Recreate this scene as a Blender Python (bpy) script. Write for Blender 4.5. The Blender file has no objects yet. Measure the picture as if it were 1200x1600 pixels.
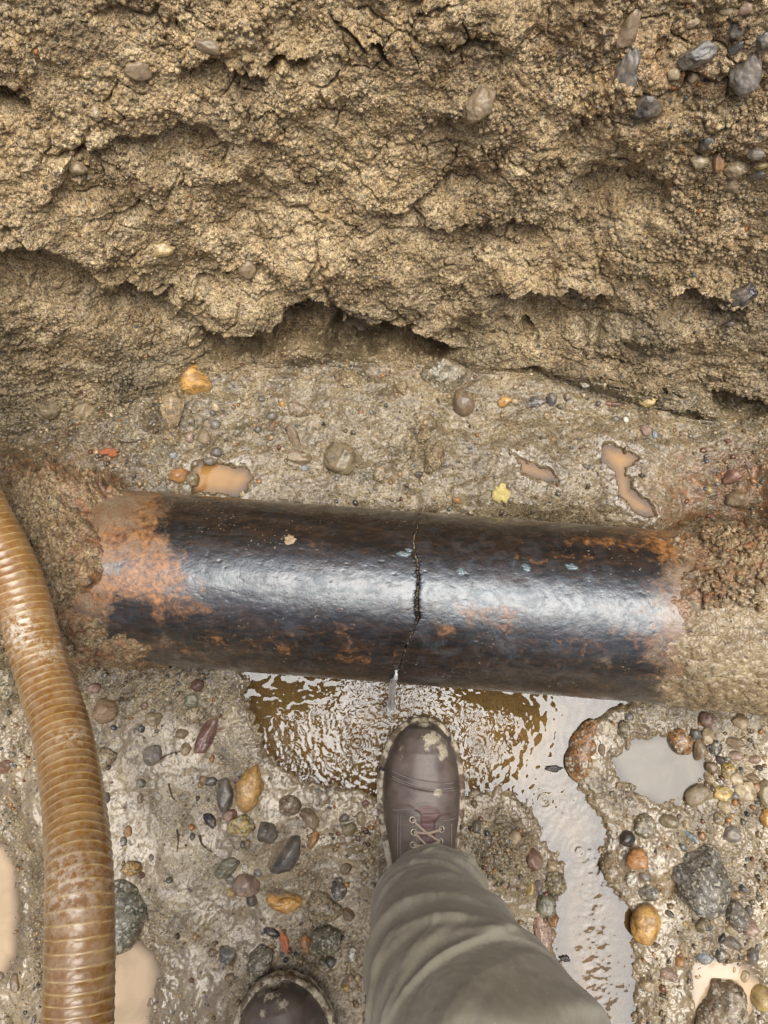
import bpy, math, random, time
import numpy as np
from mathutils import Vector, noise as mnoise
T0 = time.time()
random.seed(7); RNG = np.random.default_rng(7)
SC = bpy.context.scene
C = SC.collection

# ------------------------------------------------------------------ camera, sky, sun, exposure
H = 1.25; PITCH = math.radians(10.0); F = 1202.0
cd = bpy.data.cameras.new('camera'); cam = bpy.data.objects.new('camera', cd); C.objects.link(cam)
cam.location = (0, 0, H); cam.rotation_euler = (PITCH, 0, 0)
cd.sensor_fit = 'VERTICAL'; cd.sensor_height = 24.0; cd.lens = 24.0 * F / 1600.0
cd.clip_start = 0.02; cd.clip_end = 200.0
SC.camera = cam
W = bpy.data.worlds.new('World'); SC.world = W; W.use_nodes = True
wn = W.node_tree; bg = wn.nodes['Background']
sky = wn.nodes.new('ShaderNodeTexSky'); sky.sky_type = 'NISHITA'; sky.sun_disc = False
SUN_EL, SUN_AZ = math.radians(84), math.radians(118)
sky.sun_elevation = SUN_EL; sky.sun_rotation = SUN_AZ
sky.air_density = 1.0; sky.dust_density = 5.0; sky.ozone_density = 1.0
wn.links.new(sky.outputs[0], bg.inputs[0]); bg.inputs[1].default_value = 0.065
sl = bpy.data.lights.new('sun', 'SUN'); sl.energy = 1.5; sl.angle = math.radians(48); sl.color = (1.0, 0.985, 0.92)
so = bpy.data.objects.new('sun', sl); C.objects.link(so)
sd = Vector((math.sin(SUN_AZ) * math.cos(SUN_EL), math.cos(SUN_AZ) * math.cos(SUN_EL), math.sin(SUN_EL)))
so.rotation_euler = sd.to_track_quat('Z', 'Y').to_euler(); so.location = (0, 0, 6)
SC.view_settings.view_transform = 'Standard'; SC.view_settings.look = 'None'
SC.view_settings.exposure = 1.12; SC.view_settings.gamma = 1.0
SC.cycles.max_bounces = 8; SC.cycles.transparent_max_bounces = 8

cp, sp = math.cos(PITCH), math.sin(PITCH)
FWD = np.array([0, sp, -cp]); UP = np.array([0, cp, sp]); RT = np.array([1.0, 0, 0]); CAM = np.array([0, 0, H])
def ray(px, py):
    return FWD + RT * ((px - 600) / F) - UP * ((py - 800) / F)
def at_z(px, py, z):
    d = ray(px, py); return CAM + d * ((z - H) / d[2])
def at_d(px, py, D):
    return CAM + ray(px, py) * D
def project(x, y, z):
    dz = z - H
    dep = y * sp - dz * cp
    up = y * cp + dz * sp
    dep = np.maximum(dep, 0.05)
    return 600 + F * x / dep, 800 - F * up / dep, dep

# ------------------------------------------------------------------ noise
_P = np.random.default_rng(11).permutation(4096).astype(np.int32)
_G = np.random.default_rng(12).uniform(0, 2 * math.pi, 4096)
_GX = np.cos(_G).astype(np.float32); _GY = np.sin(_G).astype(np.float32)
_R1 = np.random.default_rng(13).random(4096).astype(np.float32); _R2 = np.random.default_rng(14).random(4096).astype(np.float32)
_R3 = np.random.default_rng(15).random(4096).astype(np.float32)
def _h(i, j, s):
    return _P[(_P[(i + s * 131) & 4095] + j) & 4095]
def perlin(x, y, seed=0):
    x = x.astype(np.float32); y = y.astype(np.float32)
    i = np.floor(x).astype(np.int32); j = np.floor(y).astype(np.int32)
    fx = x - i; fy = y - j
    u = fx * fx * fx * (fx * (fx * 6 - 15) + 10); v = fy * fy * fy * (fy * (fy * 6 - 15) + 10)
    def g(a, b):
        h = _h(i + a, j + b, seed); return _GX[h] * (fx - a) + _GY[h] * (fy - b)
    n0 = g(0, 0); n0 += u * (g(1, 0) - n0)
    n1 = g(0, 1); n1 += u * (g(1, 1) - n1)
    return (n0 + v * (n1 - n0)) * 1.5
def fbm(x, y, lam, octs=4, seed=0, gain=0.5):
    r = 0; a = 1.0; t = 0
    for o in range(octs):
        r = r + a * perlin(x / lam + 3.7 * o, y / lam, seed + o * 7); t += a; a *= gain; lam /= 2.03
        x, y = .809 * x - .588 * y, .588 * x + .809 * y
    return r / t
def worley(x, y, lam, seed=0, jit=0.9):
    x = (x / lam).astype(np.float32); y = (y / lam).astype(np.float32)
    i = np.floor(x).astype(np.int32); j = np.floor(y).astype(np.int32)
    f1 = np.full(x.shape, 9, np.float32); f2 = f1.copy(); cid = np.zeros(x.shape, np.int32)
    for a in (-1, 0, 1):
        for b in (-1, 0, 1):
            h = _h(i + a, j + b, seed)
            dx = i + a + 0.5 + jit * (_R1[h] - 0.5) - x; dy = j + b + 0.5 + jit * (_R2[h] - 0.5) - y
            d = dx * dx + dy * dy
            m = d < f1
            f2 = np.where(m, f1, np.minimum(f2, d)); f1 = np.where(m, d, f1); cid = np.where(m, h, cid)
    return np.sqrt(f1), np.sqrt(f2), cid
def sstep(a, b, x):
    t = np.clip((x - a) / (b - a), 0, 1); return t * t * (3 - 2 * t)
def polysd(x, y, poly):
    """signed distance, positive inside"""
    d = np.full(x.shape, 1e9, np.float32); ins = np.zeros(x.shape, bool); n = len(poly)
    for k in range(n):
        ax, ay = poly[k]; bx, by = poly[(k + 1) % n]
        ex, ey = bx - ax, by - ay; wx, wy = x - ax, y - ay
        t = np.clip((wx * ex + wy * ey) / (ex * ex + ey * ey + 1e-9), 0, 1)
        d = np.minimum(d, (wx - t * ex) ** 2 + (wy - t * ey) ** 2)
        c = ((ay > y) != (by > y)) & (x < (bx - ax) * (y - ay) / ((by - ay) if by != ay else 1e-9) + ax)
        ins ^= c
    d = np.sqrt(d); return np.where(ins, d, -d)

# ------------------------------------------------------------------ object helpers
def tag(o, label=None, cat=None, group=None, kind=None):
    if label: o['label'] = label
    if cat: o['category'] = cat
    if group: o['group'] = group
    if kind: o['kind'] = kind
    return o
def empty(name, loc):
    o = bpy.data.objects.new(name, None); C.objects.link(o); o.location = loc; o.empty_display_size = 0.05; return o
def mesh_obj(name, V, Fc, mat, parent=None, smooth=True, attrs=None, uvs=None):
    me = bpy.data.meshes.new(name)
    V = np.asarray(V, np.float32); 
    if isinstance(Fc, np.ndarray):
        k = Fc.shape[1]
        me.vertices.add(len(V)); me.vertices.foreach_set('co', V.ravel())
        me.loops.add(Fc.size); me.loops.foreach_set('vertex_index', Fc.astype(np.int32).ravel())
        me.polygons.add(len(Fc)); me.polygons.foreach_set('loop_start', np.arange(0, Fc.size, k, dtype=np.int32))
        me.update(calc_edges=True)
    else:
        me.from_pydata([tuple(v) for v in V], [], Fc); me.update()
    me.polygons.foreach_set('use_smooth', np.full(len(me.polygons), smooth, bool))
    if attrs:
        for k, a in attrs.items():
            a = np.asarray(a, np.float32)
            if a.ndim == 1:
                at = me.attributes.new(k, 'FLOAT', 'POINT'); at.data.foreach_set('value', a)
            else:
                if a.shape[1] == 3: a = np.concatenate([a, np.ones((len(a), 1), np.float32)], 1)
                at = me.attributes.new(k, 'FLOAT_COLOR', 'POINT'); at.data.foreach_set('color', a.ravel())
    me.materials.append(mat)
    o = bpy.data.objects.new(name, me); C.objects.link(o)
    if parent: o.parent = parent
    return o
def gridfaces(nr, nc, wrap=False, off=0):
    r = np.arange(nr - 1)[:, None]; c = np.arange(nc if wrap else nc - 1)[None, :]
    c2 = (c + 1) % nc
    a = r * nc + c; b = r * nc + c2; d = (r + 1) * nc + c2; e = (r + 1) * nc + c
    return np.stack([a, b, d, e], -1).reshape(-1, 4) + off
def tube(path, rad, ns=12, cap=True):
    """swept tube: list of points, radius per point -> verts, faces"""
    P = np.asarray(path, float); n = len(P); rad = np.broadcast_to(rad, (n,))
    Tn = np.gradient(P, axis=0); Tn /= np.linalg.norm(Tn, axis=1)[:, None] + 1e-12
    up = np.array([0, 0, 1.0]) if abs(Tn[0][2]) < 0.9 else np.array([1.0, 0, 0])
    V = []
    N = np.cross(Tn[0], up); N /= np.linalg.norm(N)
    th = np.linspace(0, 2 * math.pi, ns, endpoint=False)
    for i in range(n):
        N = N - Tn[i] * N.dot(Tn[i]); N /= np.linalg.norm(N); B = np.cross(Tn[i], N)
        V.append(P[i] + rad[i] * (np.cos(th)[:, None] * N + np.sin(th)[:, None] * B))
    V = np.concatenate(V); Fc = gridfaces(n, ns, True)
    if cap:
        i0 = len(V); V = np.concatenate([V, [P[0]], [P[-1]]])
        k = np.arange(ns); k2 = (k + 1) % ns
        f0 = np.stack([np.full(ns, i0), k2, k, k], 1)[:, :3]; f1 = np.stack([np.full(ns, i0 + 1), (n - 1) * ns + k, (n - 1) * ns + k2], 1)
        return V, [tuple(int(q) for q in f) for f in Fc] + [tuple(int(q) for q in f) for f in np.concatenate([f0, f1])]
    return V, Fc
def merge(parts):
    V = []; Fc = []; o = 0
    for v, f in parts:
        V.append(np.asarray(v)); Fc += [tuple(int(q) + o for q in t) for t in f]; o += len(v)
    return np.concatenate(V), Fc
def smooth_path(pts, n):
    """Catmull-Rom through points"""
    P = np.asarray(pts, float); P = np.vstack([2 * P[0] - P[1], P, 2 * P[-1] - P[-2]])
    m = len(P) - 3; out = []
    for t in np.linspace(0, m - 1e-6, n):
        k = int(t); u = t - k; a, b, c, d = P[k:k + 4]
        out.append(0.5 * ((2 * b) + (-a + c) * u + (2 * a - 5 * b + 4 * c - d) * u * u + (-a + 3 * b - 3 * c + d) * u ** 3))
    return np.array(out)

# ------------------------------------------------------------------ materials
class NT:
    def __init__(s, name):
        s.m = bpy.data.materials.new(name); s.m.use_nodes = True; s.t = s.m.node_tree; s.n = s.t.nodes
        s.b = s.n['Principled BSDF']; s.out = s.n['Material Output']
        s.co = s.n.new('ShaderNodeTexCoord').outputs['Object']
    def lk(s, a, b): s.t.links.new(a, b)
    def _in(s, sock, v):
        if hasattr(v, 'is_linked') or isinstance(v, bpy.types.NodeSocket): s.lk(v, sock)
        else:
            if isinstance(v, (tuple, list)) and len(v) == 3 and sock.type == 'RGBA': v = (*v, 1)
            if not isinstance(v, (tuple, list)) and sock.type == 'RGBA': v = (v, v, v, 1)
            sock.default_value = v
    def mapping(s, scale, co=None, rot=(0, 0, 0)):
        n = s.n.new('ShaderNodeMapping'); s.lk(co or s.co, n.inputs[0]); n.inputs['Scale'].default_value = scale; n.inputs['Rotation'].default_value = rot
        return n.outputs[0]
    def noise(s, scale, detail=3, rough=0.55, co=None, dist=0.0, out=0):
        n = s.n.new('ShaderNodeTexNoise'); s.lk(co or s.co, n.inputs['Vector']); n.inputs['Scale'].default_value = scale
        n.inputs['Detail'].default_value = detail; n.inputs['Roughness'].default_value = rough; n.inputs['Distortion'].default_value = dist
        return n.outputs[out]
    def voro(s, scale, out='Color', feat='F1', co=None, rnd=1.0):
        n = s.n.new('ShaderNodeTexVoronoi'); n.feature = feat; s.lk(co or s.co, n.inputs['Vector']); n.inputs['Scale'].default_value = scale
        n.inputs['Randomness'].default_value = rnd
        return n.outputs[out]
    def attr(s, name, out='Fac'):
        n = s.n.new('ShaderNodeAttribute'); n.attribute_name = name; return n.outputs[out]
    def math(s, op, a, b=0.0, clamp=False):
        n = s.n.new('ShaderNodeMath'); n.operation = op; n.use_clamp = clamp; s._in(n.inputs[0], a); s._in(n.inputs[1], b); return n.outputs[0]
    def mix(s, f, a, b, mode='MIX'):
        n = s.n.new('ShaderNodeMix'); n.data_type = 'RGBA'; n.blend_type = mode
        s._in(n.inputs[0], f); s._in(n.inputs[6], a); s._in(n.inputs[7], b); return n.outputs[2]
    def rng(s, x, a, b, c=0.0, d=1.0, smooth=False):
        n = s.n.new('ShaderNodeMapRange'); 
        if smooth: n.interpolation_type = 'SMOOTHSTEP'
        for i, v in enumerate((x, a, b, c, d)): s._in(n.inputs[i], v)
        return n.outputs[0]
    def sep(s, c):
        n = s.n.new('ShaderNodeSeparateColor'); s.lk(c, n.inputs[0]); return n.outputs
    def bump(s, h, strength=0.5, dist=0.002, nrm=None):
        n = s.n.new('ShaderNodeBump'); s._in(n.inputs['Strength'], strength); n.inputs['Distance'].default_value = dist; s.lk(h, n.inputs['Height'])
        if nrm: s.lk(nrm, n.inputs['Normal'])
        return n.outputs[0]
    def set(s, **k):
        names = dict(color='Base Color', rough='Roughness', metal='Metallic', spec='Specular IOR Level', coat='Coat Weight', coatr='Coat Roughness', normal='Normal', coatn='Coat Normal', trans='Transmission Weight', ior='IOR', alpha='Alpha', sheen='Sheen Weight', sss='Subsurface Weight')
        for a, v in k.items(): s._in(s.b.inputs[names[a]], v)
        return s.m

def soil_material():
    s = NT('wet_sandy_soil')
    wet = s.attr('wet'); tint = s.attr('tint'); silt = s.attr('silt'); grav = s.attr('grav'); shore = s.attr('shore')
    big = s.noise(5, 4, 0.6); mid = s.noise(26, 4, 0.6); fine = s.noise(170, 3, 0.6)
    dry = s.mix(s.rng(big, .38, .62), (.228, .163, .086), (.36, .266, .142))
    dry = s.mix(s.rng(mid, .42, .66), dry, (.46, .365, .22)); dry = s.mix(s.rng(s.noise(8, 5, .65, None, .5), .50, .66, 0, .55), dry, (.15, .112, .066))
    dry = s.mix(s.rng(s.noise(60, 3, .6), .56, .70, 0, .55), dry, (.14, .108, .066))
    wetc = s.mix(s.rng(mid, .38, .62), (.112, .086, .046), (.215, .170, .098))
    c = s.mix(wet, dry, wetc)
    siltc = s.mix(s.rng(mid, .36, .64), (.235, .178, .098), (.40, .32, .20)); siltc = s.mix(s.rng(s.noise(11, 5, .62, None, .6), .47, .60, 0, .8), siltc, (.185, .135, .078))
    c = s.mix(silt, c, siltc); c = s.mix(s.math('MULTIPLY', shore, .45), c, (.16, .115, .062))
    # sand grains: each grain its own tone
    g1 = s.math('ADD', s.math('MULTIPLY', s.sep(s.voro(480))[0], s.rng(silt, 0, 1, 1, .3)), s.math('MULTIPLY', silt, .4)); g2 = s.sep(s.voro(240))[1]
    c = s.mix(1.0, c, s.mix(s.rng(g1, 0, 1), (.42, .39, .36), (1.45, 1.46, 1.48)), 'MULTIPLY')
    gm = s.math('MULTIPLY', s.rng(g2, .0, 1, .0, 1), s.rng(silt, 0, 1, .55, .1))
    c = s.mix(gm, c, s.mix(1.0, c, (1.75, 1.65, 1.5), 'MULTIPLY'))
    qz = s.math('MULTIPLY', s.math('GREATER_THAN', s.sep(s.voro(330))[2], .965), s.rng(grav, 0, 1, .75, 1))
    c = s.mix(s.math('MULTIPLY', qz, s.rng(silt, 0, 1, .8, .35)), c, (.56, .47, .34))
    dk = s.math('GREATER_THAN', s.sep(s.voro(300))[0], .955)
    c = s.mix(s.math('MULTIPLY', dk, .7), c, (.035, .032, .032))
    rust = s.mix(s.rng(s.noise(70, 4, .65), .4, .62), (.075, .032, .018), (.34, .14, .05))
    c = s.mix(s.math('MULTIPLY', s.math('MULTIPLY', tint, 1.5, True), s.rng(s.noise(38, 6, .7), .38, .66)), c, rust)
    r = s.rng(s.noise(90, 3, .6), .3, .7, -.08, .12)
    rough = s.math('ADD', s.rng(wet, 0, 1, .85, .40), r)
    rough = s.mix(silt, rough, s.math('ADD', .30, r))
    h = s.math('ADD', s.math('MULTIPLY', fine, .8), s.math('MULTIPLY', s.voro(480, 'Distance'), -.5))
    bstr = s.rng(silt, 0, 1, 1.0, .22)
    b = s.bump(h, bstr, .0022)
    film = s.bump(s.noise(70, 3, .5), s.rng(shore, 0, 1, .26, .10), .0016)
    coat = s.math('MAXIMUM', s.math('MAXIMUM', s.math('MULTIPLY', wet, .5), s.math('MULTIPLY', silt, 1.0)), shore)
    return s.set(color=c, rough=rough, normal=b, coat=coat, coatr=s.math('SUBTRACT', s.rng(silt, 0, 1, .28, .2), s.math('MULTIPLY', shore, .13)), coatn=film, spec=.5)

def stone_material(name, kind):
    s = NT(name)
    n = s.n.new('ShaderNodeObjectInfo'); base = n.outputs['Color']; rnd = n.outputs['Random']
    co = s.n.new('ShaderNodeVectorMath'); co.operation = 'ADD'; s.lk(s.co, co.inputs[0])
    cx = s.n.new('ShaderNodeCombineXYZ'); s.lk(s.math('MULTIPLY', rnd, 13.0), cx.inputs[0]); s.lk(s.math('MULTIPLY', rnd, 7.0), cx.inputs[1]); s.lk(cx.outputs[0], co.inputs[1])
    co = co.outputs[0]
    a = s.noise(60, 5, .62, co, 1.0); b = s.noise(260, 4, .6, co)
    c = s.mix(s.rng(a, .35, .62), s.mix(1.0, base, (.50, .46, .42), 'MULTIPLY'), s.mix(1.0, base, (1.45, 1.42, 1.35), 'MULTIPLY')); c = s.mix(s.rng(s.noise(22, 4, .65, co, .8), .46, .62, 0, .42), c, (.15, .105, .062)); c = s.mix(s.rng(s.noise(150, 4, .7, co), .60, .68, 0, .75), c, (.05, .035, .025))
    if kind == 'speck':
        v = s.sep(s.voro(420, co=co))[0]
        c = s.mix(s.rng(v, .55, .75), c, s.mix(1.0, base, (.28, .30, .30), 'MULTIPLY'))
        c = s.mix(s.math('GREATER_THAN', s.sep(s.voro(300, co=co))[1], .86), c, (.46, .43, .33))
    if kind == 'band':
        w = s.noise(40, 4, .6, s.mapping((1, 5, 1), co, (0, .3, .7)), 1.5)
        c = s.mix(s.rng(w, .45, .60), c, s.mix(1.0, base, (1.7, 1.6, 1.5), 'MULTIPLY'))
    c = s.mix(s.rng(b, .35, .7, .0, .45), c, s.mix(1.0, c, (.45, .42, .4), 'MULTIPLY'))
    mud = s.math('MULTIPLY', s.rng(s.noise(60, 5, .68, co), .44, .58), s.math('ADD', s.math('MULTIPLY', s.attr('mud'), .8), .2))
    mudl = s.rng(s.attr('mud'), .6, 1.0)
    mud = s.math('MAXIMUM', mud, mudl)
    c = s.mix(mud, c, s.mix(s.rng(b, .35, .65), (.17, .118, .07), (.33, .25, .165)))
    bp = s.bump(s.math('ADD', s.math('MULTIPLY', b, .6), s.math('ADD', s.math('MULTIPLY', a, .9), s.math('MULTIPLY', mud, .5))), .8 if kind != 'smooth' else .5, .0026)
    rough = s.mix(mud, s.rng(b, .3, .7, .28, .6), .75)
    return s.set(color=c, rough=rough, normal=bp, coat=s.mix(mud, .55, .1), coatr=.16)

def gravel_material():
    s = NT('mixed_gravel'); col = s.attr('Col', 'Color')
    a = s.noise(220, 4, .6)
    c = s.mix(s.rng(a, .36, .64), s.mix(1.0, col, (.55, .5, .45), 'MULTIPLY'), s.mix(1.0, col, (1.2, 1.2, 1.15), 'MULTIPLY'))
    return s.set(color=c, rough=s.rng(s.attr('wet'), 0, 1, .8, .32), normal=s.bump(a, .5, .0015), coat=s.math('MULTIPLY', s.attr('wet'), .7), coatr=.18)

def pipe_material():
    s = NT('old_cast_iron')
    rust = s.attr('rust'); scale_ = s.attr('scale'); mud = s.attr('mud')
    st = s.mapping((1.0, 4.2, 4.2))
    a = s.noise(16, 6, .68, st, .6); b = s.noise(55, 5, .65, st, .4); f = s.noise(420, 3, .6)
    c = s.mix(s.rng(a, .44, .68), (.009, .007, .0065), (.05, .027, .016))
    c = s.mix(s.rng(b, .52, .70, 0, .75), c, (.085, .043, .022)); mott = s.noise(60, 7, .76, None, .2); c = s.mix(s.rng(mott, .48, .66, 0, .7), c, (.010, .008, .008))
    m2 = s.noise(42, 7, .74, None, .4)
    c = s.mix(s.math('MULTIPLY', s.rng(m2, .48, .68), s.rng(scale_, 0, 1, .08, .8)), c, (.085, .095, .11))
    rst = s.mix(s.rng(s.noise(120, 4, .65), .38, .62), (.11, .045, .015), (.46, .205, .06))
    rm = s.rng(s.math('ADD', rust, s.math('MULTIPLY', s.math('SUBTRACT', s.noise(48, 5, .68, None, .8), .5), 1.9)), .34, .76)
    c = s.mix(rm, c, rst)
    vor = s.sep(s.voro(620)); 
    c = s.mix(s.math('MULTIPLY', s.math('GREATER_THAN', vor[0], .985), s.rng(s.noise(12, 3), .5, .62, 0, .7)), c, (.42, .34, .24))
    mm = s.rng(s.math('ADD', mud, s.math('MULTIPLY', s.math('SUBTRACT', s.noise(32, 8, .74), .5), 2.6)), .40, .86)
    c = s.mix(mm, c, s.mix(s.rng(s.noise(26, 6, .7), .42, .62), s.mix(s.rng(f, .35, .65), (.16, .085, .04), (.26, .15, .075)), s.mix(s.rng(f, .35, .65), (.20, .14, .08), (.37, .275, .175))))
    h = s.math('ADD', s.math('MULTIPLY', s.noise(330, 5, .68), .8), s.math('MULTIPLY', s.noise(120, 5, .65), .7))
    bp = s.bump(h, .36, .0014)
    s.b.inputs['Specular Tint'].default_value = (.80, .90, 1.0, 1); rough = s.math('ADD', s.math('ADD', s.rng(mott, .3, .7, .26, .36), s.math('MULTIPLY', rm, .15)), s.math('MULTIPLY', mm, .12))
    return s.set(color=c, rough=rough, normal=bp, coat=s.math('MULTIPLY', s.rng(rm, 0, 1, 1.0, .3), s.rng(mott, .46, .58, 1.0, .32)), coatr=s.rng(s.noise(30, 4, .6), .35, .65, .20, .30), coatn=s.bump(h, .24, .0012), spec=1.0)

def simple(name, col, rough=.5, col2=None, scale=80, bump=.3, bdist=.001, **k):
    s = NT(name); a = s.noise(scale, 4, .6)
    c2 = col2 or tuple(x * .6 for x in col)
    return s.set(color=s.mix(s.rng(a, .35, .65), c2, col), rough=rough, normal=s.bump(s.noise(scale * 3, 3, .6), bump, bdist), **k)

def water_material(name, tr, murk, mfac, ior=1.55, rough=.03, bscale=0, bstr=.0, edge=.2):
    s = NT(name); s.n.remove(s.b)
    gl = s.n.new('ShaderNodeBsdfGlossy'); gl.inputs[0].default_value = (.86, .92, 1, 1); gl.inputs['Roughness'].default_value = rough
    tp = s.n.new('ShaderNodeBsdfTransparent'); tp.inputs[0].default_value = (*tr, 1)
    df = s.n.new('ShaderNodeBsdfDiffuse'); s.lk(s.mix(s.rng(s.noise(14, 4, .6, None, 1.0), .4, .62), murk, tuple(min(1, x * 1.22) for x in murk)), df.inputs[0])
    fr = s.n.new('ShaderNodeFresnel'); fr.inputs[0].default_value = ior
    m1 = s.n.new('ShaderNodeMixShader'); s.lk(s.rng(s.attr('deep'), 0, 1, mfac * edge, mfac), m1.inputs[0]); s.lk(tp.outputs[0], m1.inputs[1]); s.lk(df.outputs[0], m1.inputs[2])
    m2 = s.n.new('ShaderNodeMixShader'); s.lk(fr.outputs[0], m2.inputs[0]); s.lk(m1.outputs[0], m2.inputs[1]); s.lk(gl.outputs[0], m2.inputs[2])
    if bscale:
        b = s.bump(s.noise(bscale, 3, .55), 1.0, bstr); s.lk(b, gl.inputs['Normal']); s.lk(b, fr.inputs['Normal'])
    s.lk(m2.outputs[0], s.out.inputs[0]); return s.m

SOIL = soil_material(); PIPEM = pipe_material(); GRAV = gravel_material()
ST = {k: stone_material('river_stone_' + k, k) for k in ('smooth', 'speck', 'band')}
# ------------------------------------------------------------------ the ground: one displaced sheet, floor + dirt wall
def foot(x):
    px = np.array([-700, -200, 0, 180, 300, 420, 640, 830, 960, 1060, 1200, 1500, 2000.])
    py = np.array([700, 705, 700, 672, 612, 585, 585, 600, 640, 668, 690, 690, 680.])
    w = [at_z(a, b, 0) for a, b in zip(px, py)]
    return np.interp(x, [q[0] for q in w], [q[1] for q in w])
RES = 0.00118
def axis_dense(a, b, lo, hi, step, g=1.25, mx=0.05):
    xs = list(np.arange(a, b, step)); s = step; x = xs[-1]
    while x < hi: s = min(s * g, mx); x += s; xs.append(x)
    s = step; x = xs[0]; pre = []
    while x > lo: s = min(s * g, mx); x -= s; pre.append(x)
    return np.array(pre[::-1] + xs)
XS = axis_dense(-0.68, 0.68, -2.6, 2.6, RES)
YB = -0.64
nfl = int((0.42 - YB) / RES)
KS = np.linspace(0, 1, nfl)                                    # floor rows
WS = axis_dense(RES, 0.86, 0, 3.2, RES)[0:]; WS = WS[WS > RES * .5]
# wall profile
fw = np.linspace(0, 3.4, 6801); ang = np.interp(fw, [0, .03, .13, .3, 1.5, 1.62, 3.4], np.radians([8, 28, 60, 66, 64, 6, 2]))
zprof = np.concatenate([[0], np.cumsum(np.sin(ang[:-1]) * np.diff(fw))]); yprof = np.concatenate([[0], np.cumsum(np.cos(ang[:-1]) * np.diff(fw))])
nf = len(KS); nw = len(WS); nc = len(XS)
FT = foot(XS)
X = np.broadcast_to(XS, (nf + nw, nc)).astype(np.float32).copy()
Yf = YB + KS[:, None] * (FT[None, :] - YB)
Yw = FT[None, :] + np.interp(WS, fw, yprof)[:, None]
Y = np.vstack([Yf, Yw]).astype(np.float32)
Z = np.vstack([np.zeros_like(Yf), np.broadcast_to(np.interp(WS, fw, zprof)[:, None], Yw.shape)]).astype(np.float32)
Sc = np.vstack([Yf, FT[None, :] + WS[:, None]]).astype(np.float32)          # path coordinate for the noise
A = np.concatenate([np.zeros(nf), np.interp(WS, fw, ang)])[:, None].astype(np.float32)
A = A * 0.9
NY = -np.sin(A); NZ = np.cos(A)
PX, PY, DEP = project(X, Y, Z)
wallm = np.concatenate([np.zeros(nf), sstep(0, .06, WS)])[:, None] * np.ones((1, nc))
n1 = fbm(X, Sc, .22, 3, 1); n2 = fbm(X, Sc, .07, 3, 20)
wx = PX + 16 * n2 + 8 * perlin(X / .02, Sc / .02, 61); wy = PY + 16 * fbm(X, Sc, .05, 3, 40) + 7 * perlin(X / .018, Sc / .018, 62)

# --- big shapes of the wall
D = 0.034 * n1 + 0.012 * fbm(X, Sc, .085, 3, 5)
rid = 1 - np.abs(fbm(X * 1.0, Sc * 1.3, .16, 4, 90)) * 3.0
D += 0.008 * np.clip(rid, -1, 1)
_a, _b, _c = worley(X + .03 * fbm(X, Sc, .06, 3, 91), Sc + .03 * fbm(X, Sc, .06, 3, 92), .085, 23)
big_ = sstep(-.25, .3, fbm(X, Sc, .2, 2, 93))
D += .020 * big_ * ((1 - np.clip(_a, 0, 1) ** 2) * (.2 + _R3[_c]) - .4) - .010 * big_ * (1 - sstep(0, .10, _b - _a)) * sstep(-.1, .25, fbm(X, Sc, .07, 2, 94))
_a2, _b2, _c2 = worley(X + .02 * fbm(X, Sc, .04, 3, 95), Sc + .02 * fbm(X, Sc, .04, 3, 96), .045, 29)
D += .008 * ((1 - np.clip(_a2, 0, 1) ** 2) * (.2 + _R3[_c2]) - .4) - .010 * (1 - sstep(0, .09, _b2 - _a2)) * sstep(.05, .3, fbm(X, Sc, .08, 2, 97))
def lip(pts, depth, length, bulge=.4, fade=25, sharp=5):
    global D
    px = np.array([p[0] for p in pts], float); py = np.array([p[1] for p in pts], float)
    ly = np.interp(wx, px, py) + 15 * fbm(X, Sc, .03, 3, int(px[0]) % 50)
    e = sstep(px[0] - fade, px[0] + fade, wx) * (1 - sstep(px[-1] - fade, px[-1] + fade, wx))
    s = wy - ly
    rec = sstep(0, sharp, s) * (1 - sstep(length * .25, length, s))
    bul = sstep(-length * .9, -2, s) * (1 - sstep(-2, sharp, s))
    D += e * (bul * depth * bulge - rec * depth)
lip([(-60, 350), (40, 342), (65, 338), (100, 352), (150, 372), (200, 408), (260, 420)], .045, 120)
lip([(330, 482), (400, 478), (440, 455), (480, 428), (510, 430), (535, 458), (580, 466), (630, 474), (665, 502), (705, 530)], .10, 120, .3)
lip([(380, 492), (430, 486), (490, 480)], .02, 20, .2, 10)
lip([(640, 572), (662, 606), (700, 612), (760, 586), (822, 572), (880, 594), (960, 628), (1010, 642), (1070, 640), (1130, 690)], .045, 70, .35, 20)
lip([(770, 432), (850, 420), (930, 430)], .04, 90, .3)
lip([(1030, 438), (1075, 424), (1140, 442)], .04, 60, .3, 15)
lip([(1100, 590), (1160, 598), (1230, 606)], .04, 60, .3, 18)
lip([(800, 500), (822, 488), (830, 500)], .03, 40, .1, 8)
lip([(-30, 118), (30, 115), (60, 130)], .035, 40, .25, 12)
lip([(520, 8), (560, 20), (610, 52)], .035, 16, .2, 8)
lip([(378, 80), (392, 68), (410, 84)], .03, 22, .2, 6)
lip([(425, 72), (450, 58), (480, 72)], .03, 30, .2, 8)
lip([(300, 78), (340, 62), (380, 82), (420, 96)], .018, 50, .2, 12)
lip([(640, 300), (680, 262), (700, 250)], .022, 40, .3, 12)
lip([(700, 40), (730, 28), (760, 30)], .02, 26, .1, 10)
lip([(90, 270), (140, 210), (220, 180), (300, 160), (360, 190)], .015, 90, .4, 30)
lip([(600, 300), (680, 330), (800, 320), (860, 350)], .012, 80, .4, 30)
lip([(880, 262), (960, 235), (1040, 265)], .018, 80, .3, 25)
lip([(270, 470), (330, 400), (420, 380), (480, 420)], .010, 80, .5, 30)
def bump_(px, py, rx, ry, amp, p=2):
    global D
    D += amp * np.exp(-(((wx - px) / rx) ** 2 + ((wy - py) / ry) ** 2))
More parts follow.
